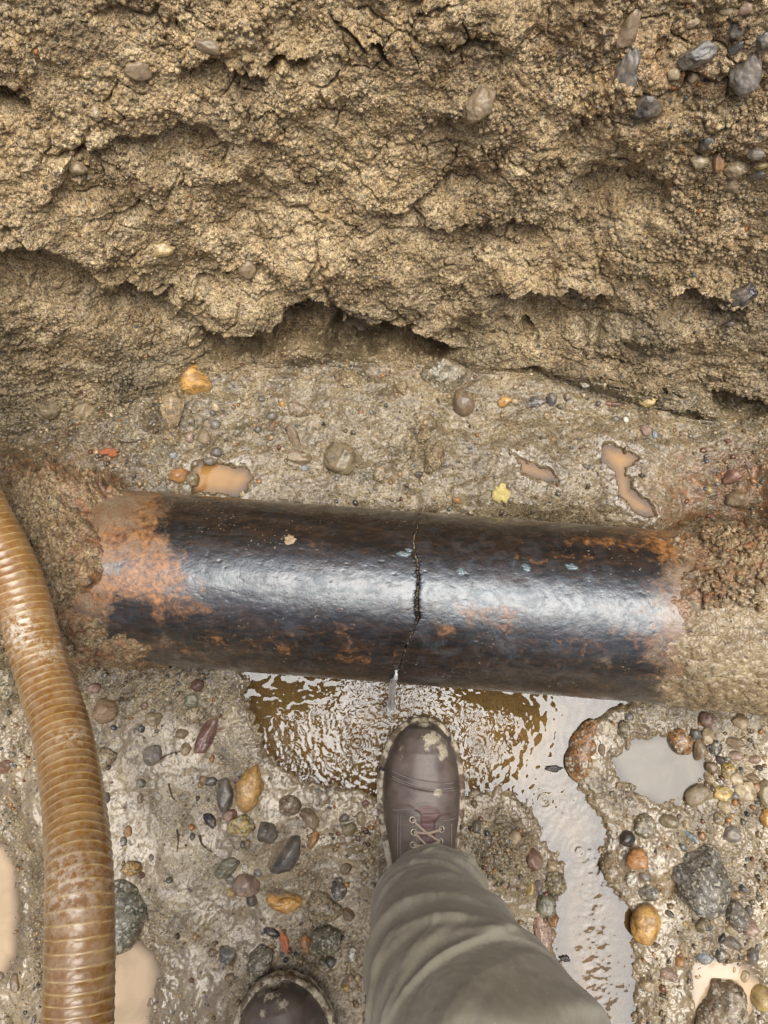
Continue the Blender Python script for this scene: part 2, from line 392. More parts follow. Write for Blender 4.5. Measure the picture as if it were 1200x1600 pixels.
for b in [(90, 400, 90, 45, -.02), (550, 510, 70, 40, -.03), (850, 470, 70, 35, -.015), (960, 270, 90, 40, -.02), (520, 370, 70, 45, .022),
          (700, 560, 60, 30, .03), (960, 590, 80, 35, .025), (1180, 640, 50, 40, .02), (60, 650, 90, 60, .015), (420, 570, 70, 30, .02), (560, 290, 60, 40, .015), (250, 330, 80, 50, .015)]:
    bump_(*b)
smoothm = np.zeros_like(D)
for (a, b, rx, ry) in [(90, 400, 80, 40), (550, 510, 60, 40), (520, 370, 55, 38), (850, 465, 70, 32), (960, 250, 80, 40), (1170, 520, 60, 50), (250, 280, 50, 30)]:
    smoothm = np.maximum(smoothm, np.exp(-(((wx - a) / rx) ** 2 + ((wy - b) / ry) ** 2)))
Dwall = D
# --- clods
q1 = fbm(X, Sc, .04, 2, 71) * .012; q2 = fbm(X, Sc, .04, 2, 73) * .012
f1, f2, ci = worley(X + q1, Sc + q2, .034, 3)
clod1 = (1 - np.clip(f1 * 1.25, 0, 1) ** 2) * (.35 + _R3[ci])
g1, g2, cj = worley(X + q1 * .5, Sc + q2 * .5, .0135, 9)
clod2 = (1 - np.clip(g1 * 1.3, 0, 1) ** 2) * (.25 + _R3[cj])
h1, h2, ck = worley(X, Sc, .0058, 17)
clod3 = (1 - np.clip(h1 * 1.35, 0, 1) ** 2) * (.2 + _R3[ck])
crumb = np.clip(.45 + 1.9 * fbm(X, Sc, .10, 3, 33), .06, 1.35) * (1 - .75 * smoothm)
rough_d = .0095 * (clod1 - .5) * crumb + .0070 * (clod2 - .5) * crumb + .0034 * (clod3 - .5) * (.4 + .6 * crumb) + .0030 * fbm(X, Sc, .02, 4, 50) + .0012 * perlin(X / .0036, Sc / .0036, 5) + .0008 * perlin(X / .0021, Sc / .0021, 6)
# cracks: thin dark gaps
cr = np.abs(fbm(X, Sc * 1.4, .07, 4, 140)); crk = (1 - sstep(0, .018, cr)) * sstep(.1, .35, fbm(X, Sc, .15, 2, 150))
rough_d -= .004 * crk
Dw = Dwall + rough_d

# --- floor height (metres above the stream)
Zf = .010 + .009 * fbm(X, Sc, .16, 3, 200) + .0035 * fbm(X, Sc, .035, 3, 210)
back = sstep(870, 780, PY)                                    # ground behind the pipe lies higher
Zf = Zf + back * .035
def soft(px, py, rx, ry): return np.exp(-(((wx - px) / rx) ** 2 + ((wy - py) / ry) ** 2))
Zf = Zf + .16 * sstep(175, 20, wx) * sstep(700, 800, PY) * sstep(1110, 980, wy)      # soil round the pipe where it leaves the trench floor
Zf = Zf + .13 * sstep(1130, 1260, wx) * sstep(700, 800, PY) * sstep(1010, 900, wy)
Zf += .012 * soft(590, 650, 55, 40) + .020 * soft(670, 705, 26, 30) + .025 * soft(265, 655, 20, 30) + .018 * soft(1010, 720, 120, 40) * back
Zf += .03 * sstep(330, 140, wx) * back + .03 * sstep(1060, 1180, wx) * back
Zf += .010 * soft(830, 1300, 60, 60) + .014 * soft(800, 1340, 60, 70) + .010 * soft(1010, 1530, 60, 60) + .012 * soft(1030, 1340, 50, 40)
Zf += .05 * soft(420, 1640, 120, 110)
Zf -= .004 * soft(960, 1200, 60, 50)
Zf += np.where(X < -.35, .014, 0) * sstep(1100, 1260, PY) * sstep(250, 120, wx) * sstep(20, 60, wx)
# polished trench floor with mud lobes behind the pipe
lobes = fbm(X * .6, Sc, .06, 4, 260)
Zf += back * .004 * np.abs(lobes) * 3
POOLS = [
 ('main', [(378, 1010), (385, 1075), (398, 1130), (418, 1180), (470, 1215), (560, 1236), (600, 1245), (640, 1246), (725, 1240), (780, 1228), (826, 1258), (852, 1310), (885, 1350), (872, 1400), (866, 1480), (880, 1540), (892, 1640),
           (985, 1640), (992, 1500), (988, 1420), (945, 1385), (935, 1330), (948, 1296), (905, 1230), (890, 1180), (905, 1140), (950, 1115), (985, 1100), (985, 1010)], 0.0, .024),
 ('pale', [(1010, 1148), (1045, 1140), (1082, 1160), (1100, 1185), (1112, 1212), (1092, 1230), (1062, 1262), (1030, 1262), (985, 1242), (962, 1215), (950, 1180), (975, 1150)], .004, .008),
 ('cream', [(172, 1482), (214, 1462), (246, 1490), (255, 1520), (246, 1560), (236, 1640), (150, 1640)], .004, .012),
 ('edge', [(-60, 1300), (14, 1318), (30, 1350), (34, 1420), (30, 1490), (10, 1530), (-60, 1570)], .004, .012),
 ('ring', [(1072, 1500), (1110, 1486), (1160, 1500), (1190, 1530), (1185, 1560), (1160, 1640), (1085, 1640), (1070, 1560)], .006, .008),
 ('tan', [(312, 728), (350, 722), (396, 734), (402, 752), (380, 775), (312, 772)], .0475, .008),
 ('amber', [(796, 716), (822, 726), (850, 738), (862, 750), (838, 752), (806, 742)], .0545, .008),
 ('amber2', [(925, 700), (960, 706), (982, 722), (964, 740), (968, 768), (1002, 796), (1004, 808), (972, 802), (948, 778), (944, 744), (926, 722)], .0605, .012),
]
fl = slice(0, nf); SH = np.zeros(PX.shape, np.float32)
for name, poly, lev, dep_ in POOLS:
    d = np.full(PX.shape, -1e3, np.float32)
    if name in ('tan', 'amber', 'amber2'): poly = [(a, b + 9) for a, b in poly]
    thin = name in ('tan', 'amber', 'amber2'); e1_ = 5 * perlin(X / .009, Sc / .009, 301) + 3 * perlin(X / .0045, Sc / .0045, 302)
    d[fl] = polysd(wx[fl] * .6 + PX[fl] * .4, wy[fl] * .6 + PY[fl] * .4, poly); d = d + (e1_ if not thin else .4 * e1_)
    k = sstep(-70, -6, d); Zf = Zf * (1 - k) + (lev + .0055 + .004 * fbm(X, Sc, .025, 4, 300)) * k
    k = sstep(-3, 7, d) if thin else sstep(-12, 30, d); Zf = Zf * (1 - k) + (lev - dep_) * k
    if name == 'main': dmain = d
    SH = np.maximum(SH, np.exp(-(d / (22 if thin else 30)) ** 2))
    if name == 'pale': dpale = d
# roughness of the floor surface
fr_ = np.full(PX.shape, .05, np.float32)
for (a, b, rx, ry, k) in [(110, 650, 190, 120, .8), (80, 900, 120, 140, .8), (1170, 780, 90, 110, .8), (800, 1310, 80, 75, .9), (500, 1500, 110, 90, .5), (1090, 1200, 120, 70, .35), (1000, 1540, 70, 70, .8), (1120, 1350, 110, 160, .45), (90, 1500, 40, 90, .8), (20, 1290, 40, 60, .7), (250, 1090, 130, 40, .5), (560, 1330, 60, 80, .4), (650, 700, 50, 60, .6), (240, 640, 90, 50, .6), (60, 1160, 60, 60, .5)]:
    fr_ = np.maximum(fr_, k * np.exp(-(((wx - a) / rx) ** 2 + ((wy - b) / ry) ** 2)))
fr_ = np.maximum(fr_, .16 * back)
fr_ *= 1 - .75 * SH
pitm = sstep(.12, .5, fbm(X, Sc, .09, 3, 401))
Dfl = Zf + fr_ * 1.1 * rough_d + .0004 * perlin(X / .006, Sc / .006, 402) + (.0005 + .0009 * sstep(.1, .4, fr_)) * fbm(X, Sc, .014, 3, 403) + .0018 * fbm(X, Sc, .05, 2, 404) - .0012 * pitm * (clod3 > .9)
wm = wallm
Dn = Dfl * (1 - wm) + (Dw + .045) * wm
Xg = X; Yg = Y + NY * Dn; Zg = Z + NZ * Dn
# wall top edge and far ground stay calm
# ---- material masks (where the soil is damp, silted, rusty)
silt = sstep(1085, 1150, wy) * np.clip(.72 + 1.5 * fbm(X, Sc, .09, 4, 500), .1, 1) * (1 - sstep(.3, .75, fr_))
silt = np.maximum(silt, .38 * sstep(560, 640, wy) * back * (1 - sstep(.3, .7, fr_)) * sstep(250, 420, wx) * (1 - sstep(1050, 1120, wx)) * np.clip(.7 + fbm(X, Sc, .08, 3, 501), 0, 1))
silt = np.clip(silt, 0, 1) * (1 - wm * .9)
wet = np.clip(sstep(520, 700, wy + 60 * n1) , 0, 1) * .9 + .25 * sstep(380, 520, wy) + .55 * sstep(-.15, .3, fbm(X, Sc, .09, 3, 520)) * sstep(300, 520, wy)
wet = np.clip(wet, 0, 1)
wet = np.where(PY > 820, 1, wet)
tint = 1.0 * soft(1120, 790, 100, 60) + .7 * soft(120, 770, 90, 50) + .5 * soft(150, 1000, 60, 60) + .35 * soft(1000, 80, 220, 90)
grav = sstep(750, 1000, wx) * sstep(420, 250, wy)
V = np.stack([Xg, Yg, Zg], -1).astype(np.float32)
# back bank behind the photographer, coarse, joined to the first floor row
bk = [(-0.66, 0), (-0.72, .004), (-.8, .006), (-.9, .01), (-1.0, .03), (-1.08, .10), (-1.13, .22), (-1.18, .36), (-1.23, .52), (-1.28, .68), (-1.33, .84), (-1.38, 1.0), (-1.44, 1.16), (-1.5, 1.28), (-1.6, 1.36), (-1.8, 1.4), (-2.2, 1.42), (-3.2, 1.42), (-6, 1.42)]
bx = XS[::6]; bv = []
dB = fbm(np.repeat(bx[None], len(bk), 0), np.array([[b[0]] for b in bk]) * np.ones((1, len(bx))), .2, 4, 600)
for i, (y, z) in enumerate(bk):
    row = np.stack([bx, np.full(len(bx), y) + .05 * dB[i] * min(1, i / 5), np.full(len(bx), z) + .02 * dB[i] * min(1, i / 3) - (.01 if i == 0 else 0)], -1); bv.append(row)
bv = np.array(bv[::-1]).reshape(-1, 3)
at = dict(wet=wet, silt=silt, tint=tint, grav=grav, shore=SH * (1 - wm))
NR = nf + nw
def sub(r0, r1): return {k: v[r0:r1].ravel() for k, v in at.items()}
gv = V[:nf].reshape(-1, 3); gf = gridfaces(nf, nc); bfa = gridfaces(len(bk), len(bx), off=len(gv))
ga = sub(0, nf); nb = len(bv)
for k, val in (('wet', 1), ('silt', .6), ('tint', 0), ('grav', 0), ('shore', 0)): ga[k] = np.concatenate([ga[k], np.full(nb, val)])
floor_o = mesh_obj('ground', np.concatenate([gv, bv]), np.concatenate([gf, bfa]), SOIL, attrs=ga)
tag(floor_o, 'wet muddy trench floor around and in front of the pipe', 'ground', kind='structure')
wall_o = mesh_obj('dirt_wall', V[nf - 1:].reshape(-1, 3), gridfaces(nw + 1, nc), SOIL, attrs=sub(nf - 1, NR))
tag(wall_o, 'crumbly sandy brown earth bank rising behind the pipe', 'earth bank', kind='structure')
print('sheet', V.shape, round(time.time() - T0, 1))

# ---- lookup: photo position -> point on the ground, and normals
fpx, fpy, fdep = project(Xg, Yg, Zg)
dV = np.gradient(V, axis=0); dU = np.gradient(V, axis=1); NRM = np.cross(dU, dV); NRM /= np.linalg.norm(NRM, axis=2)[..., None] + 1e-12
BW = 4
m = (fpx > -60) & (fpx < 1260) & (fpy > -60) & (fpy < 1700)
idx = np.flatnonzero(m.ravel()); bxn = ((fpx.ravel()[idx] + 60) // BW).astype(int); byn = ((fpy.ravel()[idx] + 60) // BW).astype(int)
dp = fdep.ravel()[idx]; o_ = np.argsort(-dp)
LUT = np.full((450, 340), -1, np.int64); LUT[byn[o_], bxn[o_]] = idx[o_]
Vf = V.reshape(-1, 3); NF = NRM.reshape(-1, 3)
def ground(px, py, r=3):
    bx_, by_ = int((px + 60) // BW), int((py + 60) // BW)
    w = LUT[max(by_ - r, 0):by_ + r + 1, max(bx_ - r, 0):bx_ + r + 1].ravel(); w = w[w >= 0]
    c = LUT[by_, bx_] if LUT[by_, bx_] >= 0 else w[0]
    n = NF[w].mean(0); n /= np.linalg.norm(n)
    return Vf[c].astype(float), n, np.median(fdep.ravel()[w])

# ------------------------------------------------------------------ water
def water_sheet(name, x0, x1, y0, y1, z, mat, step=.0016, wave=None, label=None, poly=None, marg=30, dpx=20):
    xs = np.arange(x0, x1, step); ys = np.arange(y0, y1, step); GX, GY = np.meshgrid(xs, ys)
    ZZ = np.full(GX.shape, z, np.float64)
    if wave is not None: ZZ = ZZ + wave(GX, GY)
    Fq = gridfaces(len(ys), len(xs)); deep = np.ones(GX.size)
    if poly is not None:
        qx, qy, _ = project(GX, GY, 0 * GX); psd = polysd(qx, qy, poly); deep = sstep(-6, dpx, psd).ravel(); ok = (psd > -marg).ravel(); Fq = Fq[ok[Fq].all(1)]
        us = np.unique(Fq); re = np.zeros(GX.size, np.int64); re[us] = np.arange(len(us)); Fq = re[Fq]
        VV = np.stack([GX, GY, ZZ], -1).reshape(-1, 3)[us]; deep = deep[us]
    else: VV = np.stack([GX, GY, ZZ], -1).reshape(-1, 3)
    o = mesh_obj(name, VV, Fq, mat, attrs=dict(deep=deep))
    return tag(o, label, 'water', kind='structure')
WSTREAM = water_material('stream_water', (.64, .49, .27), (.23, .152, .06), .38, 1.6, .02)
WPALE = water_material('silty_still_water', (.5, .4, .3), (.24, .20, .145), .7, 1.45, .05, edge=.1)
WCREAM = water_material('creamy_puddle_water', (.4, .3, .2), (.50, .37, .235), .97, 1.5, .05, edge=.15)
WTAN = water_material('tan_puddle_water', (.5, .38, .22), (.40, .205, .05), .85, 1.36, .04, edge=.05)
JET = at_z(612, 1112, 0)
def wave(x, y):
    px, py, _ = project(x, y, 0 * x)
    dx, dy = x - JET[0], y - JET[1]; r = np.sqrt(dx * dx + dy * dy) + 1e-6
    wr = r + .006 * fbm(x, y, .03, 3, 700)
    amp = .00075 * np.exp(-r / .20)
    pyn = py + 22 * fbm(x, y, .03, 3, 706)
    h = .45 * amp * sstep(1095, 1145, pyn) * np.sin((wr + .004 * fbm(x, y, .02, 2, 707)) * 2 * math.pi / .0135) * (.4 + 1.3 * fbm(x, y, .04, 2, 705))
    w1 = fbm(x * 1.0, y * .55, .018, 3, 710); w2 = fbm(x * .6 + y * .5, y - x * .3, .012, 3, 715)
    act = sstep(380, 430, px) * sstep(1092, 1145, pyn) * np.clip(.5 + 1.5 * fbm(x, y, .06, 2, 708), .12, 1.1) * np.clip(1 - sstep(.13, .26, r), .09, 1)
    w4 = fbm(x * 1.6 + .25 * y, y * .7, .013, 3, 719); lf = sstep(JET[0] + .02, JET[0] - .06, x)
    h = h + act * (.0016 * w1 + .0006 * w2 + .0015 * w4)
    near = np.exp(-r / .035); h += near * .0035 * fbm(x, y, .008, 3, 720)
    for (a, b, s) in [(558, 1160, 1.0), (745, 1162, .8), (850, 1250, .5), (905, 1330, .4)]:
        q = at_z(a, b, 0); rr = np.hypot(x - q[0], y - q[1]); h += s * .0008 * np.cos(rr * 2 * math.pi / .008) * np.exp(-rr / .012)
    # riffles over stones in the channel
    ch = soft_px(px, py, 925, 1400, 28, 110) + soft_px(px, py, 935, 1530, 30, 60) + .7 * soft_px(px, py, 880, 1250, 50, 40)
    h += ch * .0010 * fbm(x * .7, y, .012, 3, 730)
    h += .0003 * fbm(x, y, .02, 2, 740)
    return h
def soft_px(px, py, a, b, rx, ry): return np.exp(-(((px - a) / rx) ** 2 + ((py - b) / ry) ** 2))
water_sheet('stream_water', -.30, .50, -.62, .20, 0, WSTREAM, .0014, wave, 'rippling muddy water running from under the pipe past the front boot', POOLS[0][1], 34)
def pool(name, polyname, mat, label, pad=.02):
    p = [q for q in POOLS if q[0] == polyname][0]; w = np.array([at_z(a, b, p[2]) for a, b in p[1]])
    water_sheet(name, w[:, 0].min() - pad, w[:, 0].max() + pad, w[:, 1].min() - pad, w[:, 1].max() + pad, p[2], mat, .004, lambda x, y: .00025 * fbm(x, y, .03, 3, 770), label, [(a, b + (9 if polyname in ('tan', 'amber', 'amber2') else 0)) for a, b in p[1]], 16)
pool('puddle', 'pale', WPALE, 'pale still puddle right of the stream')
pool('puddle', 'cream', WCREAM, 'cream coloured silty puddle beside the hose')
pool('puddle', 'edge', WCREAM, 'cream coloured puddle left of the hose')
pool('puddle', 'ring', WCREAM, 'silty puddle ringing the boulder at lower right', .0)
pool('puddle', 'tan', WTAN, 'small tan puddle behind the pipe on the left')
pool('puddle', 'amber', WTAN, 'thin amber puddle behind the pipe in the middle')
pool('puddle', 'amber2', WTAN, 'curved amber puddle behind the pipe on the right')
# ------------------------------------------------------------------ the cracked pipe
PR = 0.1245; PZ = 0.115
tl, bl = ray(600, 796), ray(600, 1066)
def _axis_y():
    a1 = math.atan2(tl[1], -tl[2]); a2 = math.atan2(bl[1], -bl[2]); mid = (a1 + a2) / 2; half = (a1 - a2) / 2
    return mid, half
pm, ph = _axis_y()
DA = (H - PZ) / math.cos(pm); PR = DA * math.sin(ph); PY0 = DA * math.sin(pm)
PSL = math.radians(4.3)
pdir = np.array([math.cos(PSL), -math.sin(PSL), 0]); pperp = np.array([math.sin(PSL), math.cos(PSL), 0]); pup = np.array([0, 0, 1.0])
P0 = np.array([0, PY0, PZ])
print('pipe R', PR, 'y', PY0)
def pp(s, th, r):
    """point on the pipe: s along the axis, th from straight up, positive towards the wall"""
    s, th, r = np.broadcast_arrays(s, th, r)
    return P0 + s[..., None] * pdir + (r * np.sin(th))[..., None] * pperp + (r * np.cos(th))[..., None] * pup
def pipe_hit(px, py):
    """where the view ray through a photo point meets the pipe -> s, th"""
    d = ray(px, py); d = d / np.linalg.norm(d); o = CAM - P0
    d2 = d - pdir * d.dot(pdir); o2 = o - pdir * o.dot(pdir)
    a = d2.dot(d2); b = 2 * d2.dot(o2); c = o2.dot(o2) - PR * PR; disc = max(b * b - 4 * a * c, 0)
    p = CAM + d * ((-b - math.sqrt(disc)) / (2 * a)) - P0
    return p.dot(pdir), math.atan2(p.dot(pperp), p.dot(pup)), p + P0
CR = [(655, 797), (653, 812), (652, 826), (646, 840), (648, 860), (651, 870), (653, 890), (655, 905), (652, 925), (650, 945), (653, 962), (650, 975), (644, 990), (637, 1006), (629, 1025), (624, 1045), (619, 1056), (615, 1064)]
ch = [pipe_hit(*p)[:2] for p in CR]
cth = np.array([c[1] for c in ch][::-1]); cs = np.array([c[0] for c in ch][::-1])
cwv = np.interp(np.arange(len(CR)), [0, 2, 4, 8, 9, 10, 11, 14, 17], [.0020, .0020, .0026, .0028, .0050, .0052, .0022, .0015, .0022])[::-1]
def crack_s(th):
    return np.interp(th, cth, cs) + .0016 * perlin(th * 30, th * 0 + 3.3, 801) + .0009 * perlin(th * 90, th * 0 + 1.3, 803)
def crack_w(th):
    return np.interp(th, cth, cwv) * (1 + .5 * perlin(th * 40, th * 0 + 5.5, 802))
thf = np.concatenate([np.linspace(-math.pi, -1.75, 30)[:-1], np.linspace(-1.75, 1.6, 560), np.linspace(1.6, math.pi, 30)[1:-1]])
def pipe_half(side):
    # parameter 0 at the crack, 1 at the visible edge, beyond coarse
    L = .72
    q = np.concatenate([[0], np.cumsum(np.full(430, L / 430)), L + np.array([.05, .1, .2, .4, .8, 1.4])])
    TH, Q = np.meshgrid(thf, q); cS = crack_s(TH); w = crack_w(TH) * .5
    S = cS * np.exp(-Q / .5) * (Q < L * 1.0) + (Q >= L) * 0
    S = np.where(Q < .3, cS, cS * 0 + np.interp(0, [0, 1], [0.04, 0])) if False else cS * (1 - sstep(0, .5, Q)) + .045 * sstep(0, .5, Q)
    S = S + side * (w + Q)
    arc = TH * PR
    sz = fbm(S * .45, arc, .02, 4, 810); pit = fbm(S, arc, .008, 3, 812)
    rr = PR + .0004 * sz + .00016 * pit + .0009 * fbm(S, arc, .09, 3, 811) - .0014 * np.clip(-pit - .35, 0, 1) - .0012 * np.exp(-Q / .002)
    V = pp(S, TH, rr)
    n0, n1 = V.shape[:2]
    # broken edge turned inwards: wall thickness
    e1 = pp(S[0] + side * .0006 * perlin(thf * 60, thf * 0 + 2, 815), thf, PR - .006 + 0 * thf); e2 = pp(S[0], thf, PR - .013 + 0 * thf)
    ein = pp(S[0] + side * .25, thf, PR - .013 + 0 * thf)
    V = np.concatenate([[ein], [e2], [e1], V]); n0 += 3
    return V, S, TH, n0, n1, np.concatenate([np.ones((3, n1)), np.zeros_like(S)]), np.concatenate([np.zeros((3, n1)) + S[0], S]), np.concatenate([np.zeros((3, n1)) + thf, TH])
root_pipe = empty('cast_iron_pipe', tuple(P0))
tag(root_pipe, 'large dark rusty cast iron pipe cracked right across its middle', 'pipe')
allV = []; allF = []; aR = []; aS = []; aM = []; off = 0
for side in (-1, 1):
    V_, S, TH, n0, n1, edge, SS, TT = pipe_half(side)
    f = gridfaces(n0, n1, True, off)
    if side == -1: f = f[:, ::-1]
    v = V_.reshape(-1, 3); px, py, _ = project(v[:, 0], v[:, 1], v[:, 2]); e = edge.ravel()
    s_ = SS.ravel(); a_ = TT.ravel() * PR
    jx = px + 22 * fbm(s_, a_, .03, 4, 820); jy = py + 16 * fbm(s_, a_, .04, 4, 821)
    def G(a, b, rx, ry): return np.exp(-(((jx - a) / rx) ** 2 + ((jy - b) / ry) ** 2))
    rust = .95 * sstep(290, 215, jx) * sstep(1010, 900, jy) + .75 * G(255, 890, 45, 40) + .45 * G(300, 950, 70, 25) + .35 * G(330, 1010, 200, 30) + .8 * G(1060, 860, 60, 60) + .5 * G(1060, 1000, 60, 50) + .32 * G(900, 1000, 180, 40) + .2 * G(960, 830, 120, 22) + .5 * G(760, 960, 70, 26) + .35 * G(560, 1030, 60, 18) + .4 * G(930, 845, 100, 10) + .45 * G(860, 875, 90, 8)
    rust += .2 * G(560, 985, 120, 22) + .2 * G(450, 850, 90, 14)
    rust -= 1.4 * G(205, 975, 24, 38) + .9 * G(178, 888, 26, 14) + .7 * G(265, 815, 22, 28) + .9 * G(1010, 885, 40, 14)
    scl = .8 * G(690, 930, 130, 60) + .7 * G(800, 910, 150, 40) + .8 * G(690, 1000, 30, 26) + .7 * G(480, 960, 60, 40) + .8 * G(810, 1010, 50, 26) + .6 * G(930, 930, 60, 30) + .25
    mud = .5 * sstep(1000, 1080, jx) * sstep(850, 950, jy) + .85 * sstep(960, 1110, jx) + .55 * G(230, 860, 60, 40) + .5 * sstep(230, 160, jx) + .6 * sstep(350, 200, jx) * sstep(850, 790, jy) + .35 * G(960, 1040, 80, 24) + .4 * G(280, 1010, 80, 30)
    k = e > 0
    rust[k] = .1; scl[k] = 0; mud[k] = .2
    allV.append(v); allF.append(f); aR.append(np.clip(rust, 0, 1)); aS.append(np.clip(scl, 0, 1)); aM.append(np.clip(mud, 0, 1)); off += len(v)
po = mesh_obj('pipe_wall', np.concatenate(allV) - P0, np.concatenate(allF), PIPEM, root_pipe, attrs=dict(rust=np.concatenate(aR), scale=np.concatenate(aS), mud=np.concatenate(aM)))
# dark bore seen through the crack
inner = simple('dark_wet_bore', (.02, .017, .014), .6)
qs = np.linspace(-.3, .35, 14); qt = np.linspace(-math.pi, math.pi, 64, endpoint=False)
IV = pp(qs[:, None], qt[None, :], PR - .018)
mesh_obj('inner_lining', IV.reshape(-1, 3) - P0, gridfaces(14, 64, True), inner, root_pipe)

# grit packed in the crack
def pack(V, k, j=0): pass
ICO = {}
def ico(sub):
    if sub not in ICO:
        import bmesh
        bm = bmesh.new(); bmesh.ops.create_icosphere(bm, subdivisions=sub, radius=1.0)
        ICO[sub] = (np.array([v.co[:] for v in bm.verts]), np.array([[v.index for v in f.verts] for f in bm.faces])); bm.free()
    return ICO[sub]
def rockverts(sub, seed, kind='round', facets=7):
    V, Fc = ico(sub); V = V.copy(); r = np.random.default_rng(seed)
    if kind in ('angular', 'shard', 'boulder', 'round', 'chunk'):
        nfac = {'angular': 11, 'shard': 8, 'boulder': 10, 'round': 9, 'chunk': 9}[kind]
        cut = {'angular': (.66, .84), 'shard': (.5, .8), 'boulder': (.72, .9), 'round': (.68, .93), 'chunk': (.6, .85)}[kind]
        for _ in range(nfac):
            n = r.normal(size=3); n /= np.linalg.norm(n); h = r.uniform(*cut); d = V @ n; ex = d > h
            V[ex] -= np.outer((d[ex] - h) * .86, n)
    amp = {'smooth': .09, 'round': .15, 'angular': .13, 'shard': .12, 'boulder': .16, 'chunk': .22}[kind]
    o = r.uniform(0, 50, 3)
    if len(V) < 50: 
        V = V * (1 + amp * r.normal(size=(len(V), 1)))
    else:
        for i in range(len(V)):
            p = Vector(V[i] + o); k = amp * mnoise.noise(p * 1.1) + amp * .45 * mnoise.noise(p * 2.7) + amp * .25 * mnoise.noise(p * 6)
            V[i] *= 1 + k * 1.3
    return V, Fc
def scatter(name, pts, nrm, sizes, cols, mat, sub=1, kinds=('round', 'angular'), wet=None, sink=.25, flat=(.5, .9), parent=None, origin=None):
    """many small stones in one mesh (stuff nobody could count)"""
    temps = [rockverts(sub, 900 + k, kinds[k % len(kinds)])[0] for k in range(14)]; Fb = ico(sub)[1]; n = len(pts)
    nvb = len(temps[0]); out = np.zeros((n, nvb, 3), np.float32); r = np.random.default_rng(5)
    tid = r.integers(0, 14, n); q = r.normal(size=(n, 4)); q /= np.linalg.norm(q, axis=1)[:, None]
    sc = np.stack([np.ones(n), r.uniform(.65, 1, n), r.uniform(*flat, n)], 1)
    w, x, y, z = q.T
    M = np.stack([1 - 2 * (y * y + z * z), 2 * (x * y - z * w), 2 * (x * z + y * w), 2 * (x * y + z * w), 1 - 2 * (x * x + z * z), 2 * (y * z - x * w), 2 * (x * z - y * w), 2 * (y * z + x * w), 1 - 2 * (x * x + y * y)], 1).reshape(n, 3, 3)
    for t in range(14):
        k = tid == t
        L = temps[t][None] * sc[k][:, None, :]
        out[k] = np.einsum('nij,nvj->nvi', M[k], L)
    out *= sizes[:, None, None]; out += (pts + nrm * (sizes * (1 - 2 * sink) * .5)[:, None])[:, None, :]
    Fo = (Fb[None] + (np.arange(n) * nvb)[:, None, None]).reshape(-1, 3)
    col = np.repeat(cols, nvb, 0); at_ = dict(Col=col, wet=np.repeat(wet if wet is not None else np.ones(n), nvb))
    V_ = out.reshape(-1, 3)
    if origin is not None: V_ = V_ - origin
    return mesh_obj(name, V_, Fo, mat, parent, attrs=at_)
rr_ = np.random.default_rng(31)
PAL = np.array([(.30, .21, .11), (.36, .25, .13), (.20, .14, .085), (.10, .075, .055), (.055, .055, .06), (.12, .125, .13), (.42, .33, .22), (.50, .40, .25), (.38, .17, .06), (.18, .075, .045), (.24, .22, .18), (.15, .13, .09)])
n = 700; tt = rr_.uniform(cth[0], cth[-1], n); keep = np.interp(tt, cth, np.interp(np.arange(len(CR)), [0, 1, 2, 3, 6, 8, 9, 10, 11, 12, 14, 17], [.1, .2, .5, 1, 1, .8, .5, 0.0, .8, .7, .1, .0])[::-1]) > rr_.random(n)
tt = tt[keep]; ss = crack_s(tt) + crack_w(tt) * rr_.uniform(-.35, .35, len(tt))
gp = pp(ss, tt, PR - .0030 + 0 * tt); gn = gp - (P0 + ss[:, None] * pdir); gn /= np.linalg.norm(gn, axis=1)[:, None]
scatter('crack_grit', gp, gn, rr_.uniform(.0004, .0010, len(tt)), PAL[rr_.choice([0, 1, 6, 7, 10], len(tt))], GRAV, 1, origin=P0, parent=root_pipe)['kind'] = 'stuff'

